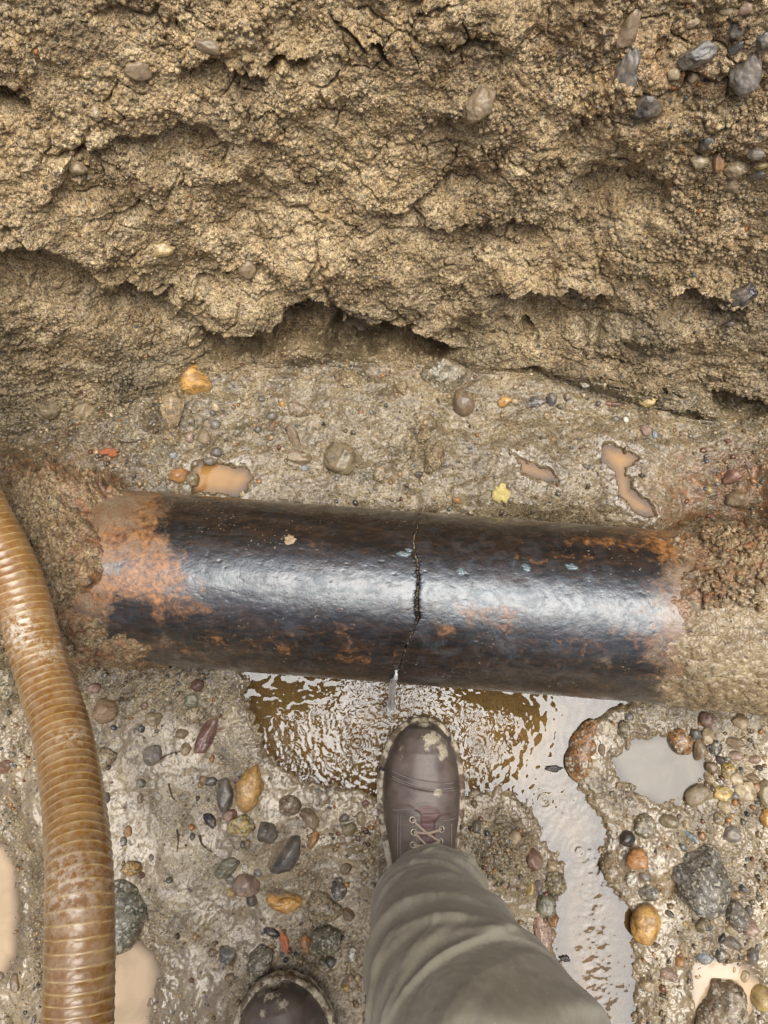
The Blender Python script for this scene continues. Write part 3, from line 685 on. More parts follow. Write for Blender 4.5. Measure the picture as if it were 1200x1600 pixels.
# mud and rust crust caked on both ends
def crust(side):
    s0, s1 = (-.75, -.30) if side < 0 else (.30, .75)
    if side < 0: s0 = -.78
    ss = np.linspace(s0, s1, 400); tt = np.linspace(-1.75, 1.65, 420); S, T = np.meshgrid(ss, tt); base = pp(S, T, PR)
    px, py, _ = project(base[..., 0], base[..., 1], base[..., 2]); arc = T * PR
    jx = px + 70 * fbm(S, arc, .06, 5, 830 + side); jy = py
    w1, w2, wc = worley(S + .004 * fbm(S, arc, .02, 2, 1), arc, .016, 41); cl = (1 - np.clip(w1 * 1.3, 0, 1) ** 2) * (.3 + _R3[wc])
    v1, v2, vc = worley(S, arc, .0065, 42); cl2 = (1 - np.clip(v1 * 1.3, 0, 1) ** 2) * (.3 + _R3[vc])
    if side > 0:
        e = np.clip(sstep(1050, 1160, jx + 50 * sstep(900, 1000, py)) * 1.5 + .8 * fbm(S, arc, .018, 4, 837) * sstep(1000, 1070, jx) * sstep(1180, 1100, jx), 0, 1)
        lumpy = .35 + .65 * np.exp(-((py - 860) / 60) ** 2)
        th = e * (.0025 + .003 * fbm(S, arc, .05, 3, 833)) + e * lumpy ** 1.6 * (.012 * (cl - .2) + .006 * cl2 - .008 * (1 - sstep(0, .12, w2 - w1))) + e * .0022 * fbm(S, arc, .012, 3, 836)
        th += -.0022 * (1 - e)
        th += .0018 * sstep(.25, .5, fbm(S, arc, .022, 3, 838)) * sstep(940, 1010, jx)
    else:
        edge = np.interp(py, [740, 800, 860, 900, 950, 1000, 1060], [250, 150, 165, 150, 130, 190, 300])
        e = sstep(0, 60, edge - jx + 10)
        th = e * (.012 + .006 * fbm(S, arc, .06, 3, 834)) + e * (.012 * (cl - .15) + .006 * cl2 + .003 * fbm(S, arc, .01, 3, 835))
        th += -.0025 * (1 - e) + .01 * sstep(120, 20, jx)
        flat_ = sstep(960, 1010, py); th = th * (1 - .6 * flat_)
    Vc = pp(S, T, PR + th)
    rt = np.clip(1.0 * np.exp(-((px - (1080 if side > 0 else 170)) / 70) ** 2) * (.6 + fbm(S, arc, .06, 3, 839)) * (sstep(980, 900, py) if side > 0 else 1) + .6 * (1 - e) + (1.0 * np.exp(-((py - 860) / 55) ** 2) if side > 0 else .45 * sstep(810, 760, py)), 0, 1)
    o = mesh_obj('mud_crust', Vc.reshape(-1, 3) - P0, gridfaces(len(tt), len(ss)), SOIL, root_pipe,
             attrs=dict(wet=(np.ones_like(S) * (.45 if side < 0 else .3)).ravel(), silt=((.1 if side < 0 else .6) * sstep(840, 930, py)).ravel(), tint=rt.ravel(), grav=np.zeros(S.size)))
    o['label'] = 'lumpy sandy crust burying the left end' if side < 0 else 'smeared tan mud and rust scale over the right end'
crust(-1); crust(1)
def crust_crumbs(side, n, label):
    r = np.random.default_rng(61 + side); s_ = r.uniform(-.66, -.38, n) if side < 0 else r.uniform(.38, .64, n); t_ = r.uniform(-1.0, 1.4, n) if side < 0 else r.uniform(.05, 1.4, n)
    keep = fbm(s_, t_ * PR, .04, 3, 850) > -.05 + .3 * (r.random(n) - .5); s_, t_ = s_[keep], t_[keep]
    px, py, _ = project(*[pp(s_, t_, PR)[:, k] for k in range(3)])
    lim = np.interp(py, [740, 800, 860, 900, 950, 1000, 1060], [200, 110, 125, 115, 100, 120, 200]) if side < 0 else 1095 + 0 * py
    k2 = (px < lim) if side < 0 else (px > lim); s_, t_ = s_[k2], t_[k2]; n = len(s_)
    sz = .0014 + .0058 * r.random(n) ** 3; base = .016 if side < 0 else .009
    pts = pp(s_, t_, PR + base * np.ones(n)); nn = pts - (P0 + s_[:, None] * pdir); nn /= np.linalg.norm(nn, axis=1)[:, None]
    o = scatter('crust_crumbs', pts, nn, sz, np.ones((n, 3)) * .3, SOIL, 2, kinds=('angular', 'chunk', 'round'), wet=np.full(n, .4), sink=.4, flat=(.6, 1), parent=root_pipe, origin=P0)
    tn = o.data.attributes.new('tint', 'FLOAT', 'POINT'); tn.data.foreach_set('value', np.repeat(np.where(r.random(n) < (.5 if side > 0 else .2), .8, .1), 42).astype(np.float32))
    o['kind'] = 'stuff'; o['label'] = label
crust_crumbs(-1, 4200, 'sandy crumbs on the left end crust'); crust_crumbs(1, 2600, 'rusty crumbs on the right end crust')

# ------------------------------------------------------------------ suction hose
HM = NT('amber_ribbed_hose')
hb = HM.attr('band'); hv = HM.attr('scuff')
hc = HM.mix(HM.rng(HM.noise(22, 4, .6), .38, .62), (.235, .10, .014), (.34, .17, .042))
hc = HM.mix(HM.math('MULTIPLY', HM.rng(HM.noise(45, 5, .65, HM.mapping((1, 1, .4))), .5, .68), .7), hc, (.40, .26, .13))
hc = HM.mix(HM.math('MULTIPLY', hb, HM.rng(HM.noise(60, 3), .3, .6, .45, 1)), hc, (.66, .47, .18))
hc = HM.mix(HM.math('MULTIPLY', hv, HM.rng(HM.noise(160, 5, .7), .44, .58)), hc, (.75, .66, .52))
HM.set(color=hc, rough=HM.rng(HM.noise(60, 3), .3, .7, .26, .42), normal=HM.bump(HM.noise(300, 4, .6), .2, .001), coat=.9, coatr=.2)
root_hose = empty('suction_hose', tuple(at_d(98, 1150, .95)))
tag(root_hose, 'amber brown ribbed suction hose with yellow helical ribs running down the left side', 'hose')
HO = np.array(root_hose.location)
hd = .0615
# centre px, py, apparent width -> depth
hp = [(-95, 640, 78), (-32, 790, 78), (24, 900, 79), (53, 1005, 81), (80, 1090, 84), (99, 1150, 87), (115, 1250, 93), (124, 1350, 100), (125.5, 1400, 103), (125, 1500, 106), (122, 1600, 108), (116, 1720, 113), (112, 1860, 118)]
hpts = [at_d(a, b, hd * F / w) for a, b, w in hp]
hpts = [hpts[0] + (hpts[0] - hpts[1]) * 3 + np.array([-.1, .1, -.0]), hpts[0] + (hpts[0] - hpts[1]) * 1.2] + hpts + [hpts[-1] + np.array([-.03, -.30, .22]), hpts[-1] + np.array([-.06, -.8, .50])]
path = smooth_path(hpts, 2600)
seg = np.linalg.norm(np.diff(path, axis=0), axis=1); arc = np.concatenate([[0], np.cumsum(seg)])
u = np.arange(0, arc[-1], .0011); path = np.stack([np.interp(u, arc, path[:, k]) for k in range(3)], 1)
for k in range(3):
    kk = np.ones(61) / 61; pad = np.concatenate([np.repeat(path[:1, k], 30), path[:, k], np.repeat(path[-1:, k], 30)]); path[:, k] = np.convolve(pad, kk, 'valid')
ns = 72; Tn = np.gradient(path, axis=0); Tn /= np.linalg.norm(Tn, axis=1)[:, None]
N = np.cross(Tn[0], [0, 0, 1.0]); N /= np.linalg.norm(N); th = np.linspace(0, 2 * math.pi, ns, endpoint=False)
HV = np.zeros((len(u), ns, 3)); band = np.zeros((len(u), ns)); pitch = .0100
for i in range(len(u)):
    N = N - Tn[i] * N.dot(Tn[i]); N /= np.linalg.norm(N); B = np.cross(Tn[i], N)
    ph_ = (u[i] / pitch + th / (2 * math.pi)) % 1.0
    dd = np.minimum(ph_, 1 - ph_)
    prof = .0005 * np.exp(-(dd / .10) ** 2) - .0003 * (1 - np.cos(2 * math.pi * ph_)) * .5
    r = hd / 2 + prof
    HV[i] = path[i] + (r[:, None]) * (np.cos(th)[:, None] * N + np.sin(th)[:, None] * B)
    band[i] = np.exp(-(dd / .055) ** 2)
hq = HV.reshape(-1, 3); hx, hy, _ = project(hq[:, 0], hq[:, 1], hq[:, 2])
sc_ = np.exp(-(((hx - 30) / 22) ** 2 + ((hy - 985) / 30) ** 2)) + .6 * np.exp(-(((hx - 75) / 20) ** 2 + ((hy - 1020) / 20) ** 2)) + .5 * np.exp(-(((hx - 110) / 25) ** 2 + ((hy - 1150) / 14) ** 2)) + .5 * np.exp(-(((hx - 100) / 50) ** 2 + ((hy - 1380) / 50) ** 2))
mesh_obj('hose_body', hq - HO, gridfaces(len(u), ns, True), HM.m, root_hose, attrs=dict(band=band.ravel(), scuff=np.clip(sc_ + .12, 0, 1)))
# ------------------------------------------------------------------ the person: boots, trousers, body above the frame
person = empty('person', (0.0, -.55, 0.0)); PO = np.array([0.0, -.55, 0.0])
tag(person, 'person in olive grey trousers and muddy brown leather boots standing beside the pipe', 'person')
def leather():
    s = NT('scuffed_brown_leather')
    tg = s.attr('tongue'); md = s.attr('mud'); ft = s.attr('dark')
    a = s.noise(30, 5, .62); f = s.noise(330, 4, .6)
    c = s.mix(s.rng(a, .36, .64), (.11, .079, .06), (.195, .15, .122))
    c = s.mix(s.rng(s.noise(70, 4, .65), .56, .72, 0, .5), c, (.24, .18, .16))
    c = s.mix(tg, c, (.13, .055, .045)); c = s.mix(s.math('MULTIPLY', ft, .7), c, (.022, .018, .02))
    mm = s.rng(s.math('ADD', md, s.math('MULTIPLY', s.math('SUBTRACT', s.noise(75, 5, .7), .5), 1.9)), .46, .66)
    c = s.mix(mm, c, s.mix(s.rng(f, .35, .65), (.38, .31, .20), (.66, .58, .42)))
    return s.set(color=c, rough=s.rng(a, .3, .7, .36, .55), normal=s.bump(s.math('ADD', f, s.math('MULTIPLY', mm, 1.0)), .35, .0009), coat=s.rng(mm, 0, 1, .35, 0), coatr=.34)
LEA = leather()
def sole_mat():
    s = NT('mud_caked_sole'); a = s.noise(60, 5, .65); f = s.noise(300, 4, .6)
    c = s.mix(s.rng(a, .44, .56), (.14, .095, .055), (.60, .52, .37)); c = s.mix(s.rng(s.noise(45, 4, .6), .60, .66), c, (.03, .024, .022))
    return s.set(color=c, rough=.6, normal=s.bump(s.math('ADD', a, f), .6, .002))
SOLE = sole_mat(); LACE = simple('tan_lace_cord', (.58, .46, .34), .8, (.38, .28, .20), 500, .6, .0006)
EYE = simple('worn_metal_eyelet', (.62, .56, .45), .35, (.40, .34, .26), 300, metal=.6); STI = simple('grey_stitching', (.44, .40, .36), .8, (.30, .27, .25), 400)
HOLE = simple('eyelet_hole', (.01, .008, .007), .8)
sk = np.array([0, .004, .012, .025, .045, .07, .10, .13, .16, .19, .22, .25, .28, .298, .308, .312])
swL = np.array([0, .016, .029, .041, .051, .0575, .060, .058, .054, .048, .043, .040, .038, .032, .020, 0.0])
swR = np.array([0, .015, .027, .038, .047, .0525, .0555, .055, .051, .046, .042, .040, .038, .032, .020, 0.0])
hk = np.array([.024, .036, .048, .058, .066, .070, .071, .075, .088, .112, .15, .19, .20, .20, .19, .16])
def boot(origin, yaw, wscale, label, mudpatch, ang=0.0):
    """right boot; local x right, y backwards from the toe, z up"""
    O = np.array(origin); cy, sy = math.cos(yaw), math.sin(yaw)
    def tw(x, s, z):
        lx = x; ly = -s
        return np.stack([O[0] + cy * lx - sy * ly, O[1] + sy * lx + cy * ly, O[2] + z], -1)
    b = empty('boot', (0, 0, 0)); b.parent = person; b.location = tuple(O - PO); b['label'] = label
    SOLEH = .026
    wl = lambda s: np.interp(s, sk, swL) * wscale; wr = lambda s: np.interp(s, sk, swR) * wscale
    def top(x, s):
        inset = .0065; a = np.where(x < 0, wl(s), wr(s)) - inset; a = np.maximum(a, 1e-4)
        q = np.clip(np.abs(x) / a, 0, 1); h = np.interp(s, sk, hk)
        crease = -.0006 * np.exp(-((s - .125 - .0) / .022) ** 2) * np.sin(s * 900 + 60 * x) * .45
        return SOLEH + (h - SOLEH * .0) * (1 - q ** 2.6) ** (1 / 2.3) * 1.0 + crease
    # upper as a fine loft over the outline
    ns_, na = 300, 220; t = np.linspace(0, 1, ns_); s = .0035 + (.3085 - .0035) * (1 - np.cos(t * math.pi)) / 2
    al = np.linspace(-1, 1, na); S, AL = np.meshgrid(s, al, indexing='ij')
    q = np.sign(AL) * (1 - (1 - np.abs(AL)) ** 2.0) ** 1.0
    a = np.where(q < 0, wl(S), wr(S)) - .0065; a = np.maximum(a, .0004); Xl = q * a
    Zl = top(Xl, S)
    # layers of leather: toe cap, stitched band, eyelet facings
    capline = .081 + .007 * (Xl / .05) + .0 - 0.9 * Xl ** 2 * 2
    cap = sstep(.0012, -.0012, S - capline); band = sstep(-.0012, .0012, S - capline) * sstep(.0012, -.0012, S - capline - .013)
    Zl = Zl + .0016 * cap + .0030 * band
    faceL = sstep(-.002, .001, -Xl - .006) * sstep(.113, .117, S - .55 * np.clip(.022 + Xl, 0, 1) * 1.2 + .25 * np.clip(-Xl - .04, 0, 1))
    faceR = sstep(-.002, .001, Xl - .014) * sstep(.125, .129, S + .0 * Xl - .8 * np.clip(.024 - Xl, 0, 1) + .2 * np.clip(Xl - .04, 0, 1))
    gap = (Xl > -.007) & (Xl < .015)
    Zl = Zl + .0024 * np.maximum(faceL, faceR)
    wr_ = fbm(Xl, S * 3, .03, 3, 900 + int(origin[0] * 100)) * .0008 * sstep(.09, .1, S)
    Zl = Zl + wr_
    tongue = sstep(1.12, .92, ((Xl - .004) / .024) ** 2 + (np.clip(.140 - S, 0, 1) / .026) ** 2) * (1 - sstep(.3, .6, np.maximum(faceL, faceR)))
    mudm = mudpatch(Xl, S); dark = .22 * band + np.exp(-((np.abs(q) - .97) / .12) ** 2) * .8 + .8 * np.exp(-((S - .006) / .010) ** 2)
    Vw = tw(Xl, S, Zl).reshape(-1, 3) - O
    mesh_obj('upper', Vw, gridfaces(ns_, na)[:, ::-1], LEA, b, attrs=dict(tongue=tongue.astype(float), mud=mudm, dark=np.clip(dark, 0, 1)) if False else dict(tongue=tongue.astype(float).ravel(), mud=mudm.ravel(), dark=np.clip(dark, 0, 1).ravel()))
    # welt and sole: outline loft with a rounded rim
    tq = np.linspace(0, 2 * math.pi, 300, endpoint=False); ss = .156 * (1 - np.cos(tq)); sg = np.sin(tq)
    xs = np.where(sg >= 0, wr(ss), -wl(ss))
    prof = [(-.012, 0), (-.003, .0), (.002, .003), (.0030, .012), (.0018, .020), (.0032, .023), (.0025, .0285), (-.003, .0305), (-.010, .030), (-.02, .028)]
    rows = []
    cx, cs_ = 0.0, .15
    for (o_, z) in prof:
        L = np.hypot(xs - cx, ss - cs_) + 1e-6; k = 1 + o_ / L
        jit = .0012 * perlin(tq * 14, tq * 0 + z * 200, 905)
        rows.append(tw(cx + (xs - cx) * k * (1 + jit * 8), cs_ + (ss - cs_) * k, np.full(300, z) + jit))
    Vs = np.array(rows).reshape(-1, 3) - O
    mesh_obj('sole', Vs, gridfaces(len(prof), 300, True), SOLE, b)
    # stitching: two rows along the toe band, rows on the facings and the welt
    sts = [[], [], []]
    def stitch(xa, sa, gi=0):
        L = np.concatenate([[0], np.cumsum(np.hypot(np.diff(xa), np.diff(sa)))]); k = np.arange(0, L[-1], .0030)
        for d in k:
            x0, s0 = np.interp(d, L, xa), np.interp(d, L, sa); x1, s1 = np.interp(d + .0019, L, xa), np.interp(d + .0019, L, sa)
            zz = [float(top(np.array(x_), np.array(s_))) + .0030 for x_, s_ in ((x0, s0), (x1, s1))]
            p = np.array([tw(x0, s0, zz[0]), tw((x0 + x1) / 2, (s0 + s1) / 2, (zz[0] + zz[1]) / 2 + .0003), tw(x1, s1, zz[1])]) - O
            sts[gi].append(tube(p, .0006, 5))
    xx = np.linspace(-.047, .043, 60)
    for off_ in (.0015, .0115, .0085): stitch(xx, .081 + .007 * (xx / .05) - 1.8 * xx ** 2 + off_)
    sy_ = np.linspace(.136, .20, 30)
    for x0 in (-.012, -.034, -.038, .021, .039): stitch(np.full(30, x0), sy_ + (.004 if x0 > 0 else -.006), 2 if x0 > 0 else 1)
    stitch(np.linspace(-.046, -.014, 20), np.full(20, .1185) + np.linspace(.006, 0, 20), 1); stitch(np.linspace(.018, .044, 16), np.full(16, .134), 2)
    for g_ in sts: v, f = merge(g_); mesh_obj('stitching', v, f, STI, b)
    # eyelets and laces
    ey = [(-.0175, .1335), (-.0155, .1485), (-.0165, .1635), (-.0165, .180), (.0235, .1445), (.0215, .1595), (.0205, .175)]
    def surf(x, s_, up=.0): return tw(x, s_, float(top(np.array(x), np.array(s_))) + .0024 + up)
    for i, (x, s_) in enumerate(ey):
        c = surf(x, s_, .0004); tt = np.linspace(0, 2 * math.pi, 20, endpoint=False)
        e1 = surf(x + .003, s_) - surf(x - .003, s_); e1 /= np.linalg.norm(e1); e2 = surf(x, s_ + .003) - surf(x, s_ - .003); e2 /= np.linalg.norm(e2); nn = np.cross(e2, e1); nn *= np.sign(nn[2])
        ring = [c + .0040 * (math.cos(q_) * e1 + math.sin(q_) * e2) for q_ in tt]; ring.append(ring[0])
        v, f = tube(np.array(ring) - O, .0014, 8, False); eo = mesh_obj('eyelet', v, f, EYE, b)
        disc = [c + nn * .0002] + [c + nn * .0002 + .0026 * (math.cos(q_) * e1 + math.sin(q_) * e2) for q_ in tt]
        ho = mesh_obj('eyelet_hole', np.array(disc) - O, [(0, k + 1, (k + 1) % 20 + 1) for k in range(20)], HOLE, eo)
    lc = []
    for (a_, b_, h1_) in [(0, 5, .006), (4, 1, .008), (1, 6, .0055), (5, 2, .0085), (2, 6, .006), (3, 6, .006), (0, 4, .0) if False else (6, 3, .007)]:
        A_, B_ = ey[a_], ey[b_]; pts = []
        for k, tt_ in enumerate(np.linspace(0, 1, 12)):
            x = A_[0] + (B_[0] - A_[0]) * tt_; s_ = A_[1] + (B_[1] - A_[1]) * tt_ + .0016 * math.sin(tt_ * math.pi)
            pts.append(surf(x, s_, -.0012 + h1_ * .55 * math.sin(tt_ * math.pi) ** .6))
        lc.append(tube(smooth_path(np.array(pts) - O, 26), .0020, 8))
    v, f = merge(lc); mesh_obj('lace', v, f, LACE, b)
    return b
def mudR(x, s):
    g = lambda a, b_, rx, rs: np.exp(-(((x - a) / rx) ** 2 + ((s - b_) / rs) ** 2))
    return .85 * g(.010, .022, .013, .007) + .85 * g(.026, .042, .009, .015) + .5 * g(.002, .035, .010, .012) + .7 * g(.018, .098, .006, .008) + .55 * g(0, .004, .03, .005) + .3 * g(-.035, .05, .006, .03) + .08
def mudL(x, s):
    g = lambda a, b_, rx, rs: np.exp(-(((x - a) / rx) ** 2 + ((s - b_) / rs) ** 2))
    return .6 * g(-.015, .02, .006, .006) + .6 * g(.012, .018, .016, .006) + .45 * g(0, .006, .05, .006) + .02
rb = at_z(662, 1122, .02)
boot((rb[0], rb[1], -.004), math.radians(-1.5), 1.13, 'front boot with cream mud splashes on the toe cap', mudR)
lb = at_z(432, 1525, .065)
boot((lb[0], lb[1], .045), math.radians(12), 1.3, 'rear boot with a mud caked welt at the bottom edge', mudL)

# trousers: two legs and a seat in one garment, folded by displacement
def cloth():
    s = NT('olive_grey_cotton'); 
    w = s.noise(9, 3, .5); f = s.noise(500, 2, .6)
    st = s.noise(30, 4, .6, s.mapping((1, 1, .25)))
    c = s.mix(s.rng(w, .35, .65), (.35, .312, .225), (.43, .387, .295)); c = s.mix(s.rng(st, .5, .72, 0, .4), c, (.50, .46, .37)); wv = s.n.new('ShaderNodeTexWave'); wv.inputs['Scale'].default_value = 420; wv.bands_direction = 'DIAGONAL'; wv.inputs['Distortion'].default_value = 1.5; s.lk(s.co, wv.inputs[0]); c = s.mix(s.math('MULTIPLY', wv.outputs[1], .1), c, (.17, .15, .11)); c = s.mix(s.math('MULTIPLY', s.rng(s.noise(14, 5, .7), .55, .68), .45), c, (.20, .175, .13))
    spk = s.math('GREATER_THAN', s.sep(s.voro(500))[0], .9975); c = s.mix(s.math('MULTIPLY', spk, .6), c, (.5, .45, .36))
    dz = s.rng(s.noise(40, 5, .7), .56, .66); c = s.mix(s.math('MULTIPLY', dz, s.math('MULTIPLY', s.attr('hem'), .6)), c, (.34, .27, .17))
    return s.set(color=c, rough=.82, normal=s.bump(f, .35, .0006), sheen=.15)
CLO = cloth()
def leg(knots, radii, seed, flat=1.0, hem=True):
    n, na = 520, 360
    ctr = smooth_path(knots, n); Rr = np.interp(np.linspace(0, 1, n), np.linspace(0, 1, len(radii)), radii); 
    kk = np.ones(31) / 31; Rr = np.convolve(np.pad(Rr, 15, mode='edge'), kk, 'valid')
    Tn = np.gradient(ctr, axis=0); Tn /= np.linalg.norm(Tn, axis=1)[:, None]
    arc = np.concatenate([[0], np.cumsum(np.linalg.norm(np.diff(ctr, axis=0), axis=1))])
    th = np.linspace(0, 2 * math.pi, na, endpoint=False); front = np.array([0, 1.0, 0])
    V = np.zeros((n, na, 3)); A_, T_ = np.meshgrid(arc, th, indexing='ij')
    cxn, syn = np.cos(T_) * .1, np.sin(T_) * .1
    # folds run round the leg, slanting; sharper ridges from |noise|
    w = .03 * fbm(cxn, syn + A_ * .4, .08, 2, seed)
    k1 = np.sin((A_ + w + .028 * np.sin(T_ + .9)) * 2 * math.pi / .085 + 1.3 * np.sin(T_ * 2)) 
    k2 = fbm(cxn * 1.3, A_ + syn * .9, .055, 3, seed + 3); k4 = 1 - np.abs(fbm(cxn * .8 + 9, A_ * .9 - 1.1 * syn + .5 * cxn, .06, 3, seed + 16)) * 4.5; k3 = 1 - np.abs(fbm(cxn * .55 + 5, A_ * 1.5 + .9 * syn - .7 * cxn, .10, 2, seed + 6)) * 4.2
    env = np.interp(A_, [0, .05, .18, .35, .5, .9], [.7, .9, .8, .9, .9, .5])
    rad = Rr[:, None] + env * (.0008 * k1 + .0022 * k2 + .0012 * np.clip(k3, -.3, 1)) + .0009 * fbm(cxn * 4, A_ * 2, .02, 3, seed + 9)
    rad += -.004 * np.exp(-A_ / .004) + .0016 * np.exp(-((A_ - .018) / .0022) ** 2) * 0
    rf = np.random.default_rng(seed)
    for q_ in range(44):
        a0 = rf.uniform(0, .55) if q_ > 8 else rf.uniform(0, .14); t0 = rf.uniform(-.3, 3.4); sl_ = rf.uniform(-.05, .05); wd = rf.uniform(.0032, .011); am = rf.uniform(.0025, .0068); ex_ = rf.uniform(.45, 1.3)
        dt = (T_ - t0 + math.pi) % (2 * math.pi) - math.pi
        ds = A_ - a0 - sl_ * dt - .012 * np.sin(dt * 1.7 + q_) - .004 * k2
        rad += am * np.exp(-(dt / ex_) ** 2) * np.where(ds > 0, np.exp(-(ds / wd) ** 2), np.exp(-(ds / (wd * 2.6)) ** 2))
    rad *= (1 + .05 * np.cos(T_ * 2 + .6))
    for i in range(n):
        N = np.cross(Tn[i], front); N /= np.linalg.norm(N); B = np.cross(N, Tn[i]); B /= np.linalg.norm(B)
        V[i] = ctr[i] + rad[i][:, None] * (np.cos(th)[:, None] * N * flat + np.sin(th)[:, None] * B)
    # hem: opening droops over the boot, inner layer
    drop = np.exp(-A_ / .05) * (-.012 * np.sin(T_) + .006 * fbm(cxn, syn, .06, 2, seed + 12)) 
    V[..., 2] += drop * (1 if hem else 0)
    hemv = np.exp(-A_ / .08)
    if hem:
        inn = []
        for r_ in (.0025, .02, .07):
            i = max(1, int(r_ / arc[-1] * n)); c0 = ctr[i]; inn.append(c0 + (V[i] - c0) * .955)
        V = np.concatenate([np.array(inn[::-1]), V]); hemv = np.concatenate([hemv[:3], hemv])
    return V.reshape(-1, 3), gridfaces(len(hemv), na, True), hemv.ravel()
RK = [(.063, -.333, .115), (.062, -.335, .19), (.062, -.337, .28), (.070, -.340, .37), (.088, -.352, .47), (.104, -.375, .555), (.112, -.46, .66), (.112, -.56, .78), (.105, -.63, .90)]
v1_, f1_, h1_ = leg(RK, [.064, .066, .073, .080, .088, .094, .096, .098, .105, .112], 950)
LK = [(-.165, -.66, .14), (-.163, -.66, .24), (-.155, -.655, .36), (-.145, -.64, .50), (-.135, -.635, .60), (-.12, -.64, .75), (-.10, -.65, .90)]
v2_, f2_, h2_ = leg(LK, [.078, .074, .076, .084, .088, .094, .105, .112], 970)
v3_, f3_, h3_ = leg([(0, -.645, .78), (0, -.65, .86), (0, -.66, .95), (0, -.665, 1.04)], [.06, .135, .150, .145], 990, 1.25, False)
VV = np.concatenate([v1_, v2_, v3_]); FF = np.concatenate([f1_, f2_ + len(v1_), f3_ + len(v1_) + len(v2_)])
mesh_obj('trousers', VV - PO, FF, CLO, person, attrs=dict(hem=np.concatenate([h1_, h2_, h3_ * 0])))
# upper body, out of the photograph but standing where the photographer stands
def skin_body(name, verts, edges, rads, mat, sub=2):
    me = bpy.data.meshes.new(name); me.from_pydata([tuple(np.array(v) - PO) for v in verts], edges, []); o = bpy.data.objects.new(name, me); C.objects.link(o); o.parent = person
    m_ = o.modifiers.new('skin', 'SKIN'); m_.use_smooth_shade = True
    for i, r_ in enumerate(rads): me.skin_vertices[0].data[i].radius = (r_, r_ if not isinstance(r_, tuple) else r_)
    me.skin_vertices[0].data[0].use_root = True
    s_ = o.modifiers.new('sub', 'SUBSURF'); s_.levels = sub; s_.render_levels = sub; me.materials.append(mat); return o
JK = simple('dark_work_jacket', (.05, .055, .065), .8, (.03, .033, .04), 40, .5, .002)
jv = [(0, -.66, .98), (0, -.65, 1.12), (0, -.60, 1.28), (0, -.54, 1.42), (0, -.51, 1.48), (-.18, -.49, 1.44), (.18, -.49, 1.44), (-.50, -.19, 1.30), (.50, -.19, 1.30), (-.12, -.125, 1.315), (.12, -.125, 1.315)]  # unseen arms, elbows spread wide so they block the sky mirrored in the water
skin_body('jacket', jv, [(0, 1), (1, 2), (2, 3), (3, 4), (3, 5), (3, 6), (5, 7), (6, 8), (7, 9), (8, 10)], [.15, .15, .155, .13, .075, .08, .08, .075, .075, .055, .055], JK)
SKN = simple('skin', (.45, .27, .19), .5, (.40, .23, .16), 60, .1, .0005, sss=.05)
hv_ = [(0, -.54, 1.47), (0, -.50, 1.55), (0, -.45, 1.60), (0, -.42, 1.66), (0, -.43, 1.71), (0, -.345, 1.60)]
skin_body('head', hv_, [(0, 1), (1, 2), (2, 3), (3, 4), (3, 5)], [.06, .055, .07, .085, .07, .014], SKN)
HAIR = simple('dark_hair', (.04, .025, .015), .6, (.02, .012, .008), 200, .8, .003)
skin_body('hair', [(0, -.51, 1.62), (0, -.47, 1.71), (0, -.42, 1.735)], [(0, 1), (1, 2)], [.078, .084, .06], HAIR)
for sx in (-1, 1):
    hv2 = [(sx * .125, -.105, 1.285), (sx * .095, -.07, 1.29), (sx * .07, -.045, 1.292)]; he = [(0, 1), (1, 2)]; hr = [.027, .030, .026]
    for k, (dy, ln) in enumerate([(.030, 1), (.012, 1.1), (-.006, 1.05), (-.024, .85)]):
        b0 = len(hv2); hv2 += [(sx * .055, -.04 + dy, 1.30), (sx * .030, -.035 + dy, 1.305), (sx * (.030 - .018 * ln), -.035 + dy, 1.300)]; he += [(2, b0), (b0, b0 + 1), (b0 + 1, b0 + 2)]; hr += [.0095, .0085, .0075]
    b0 = len(hv2); hv2 += [(sx * .07, -.075, 1.272), (sx * .045, -.06, 1.266)]; he += [(1, b0), (b0, b0 + 1)]; hr += [.011, .009]
    skin_body('hand', hv2, he, hr, SKN)
ph = simple('dark_phone_glass', (.02, .02, .022), .15, (.015, .015, .016), 40, .0)
pv, pf = [], []
hw, hh, ht, cr2 = .078, .037, .004, .010
tq = np.linspace(0, 2 * math.pi, 64, endpoint=False); ex = 5.0
ox = np.sign(np.cos(tq)) * np.abs(np.cos(tq)) ** (2 / ex) * hh; oy = np.sign(np.sin(tq)) * np.abs(np.sin(tq)) ** (2 / ex) * hw
rows = []
for kx, z in ((.001, -ht), (.985, -ht), (1, -ht * .5), (1, ht * .5), (.985, ht), (.001, ht)): rows.append(np.stack([ox * kx, oy * kx, np.full(64, z)], 1))
pho = mesh_obj('phone', np.array(rows).reshape(-1, 3), gridfaces(6, 64, True), ph); pho.location = (0, -.045, 1.282); pho.rotation_euler = (PITCH, 0, 0)
tag(pho, 'dark phone held flat in both hands above the trench', 'phone')
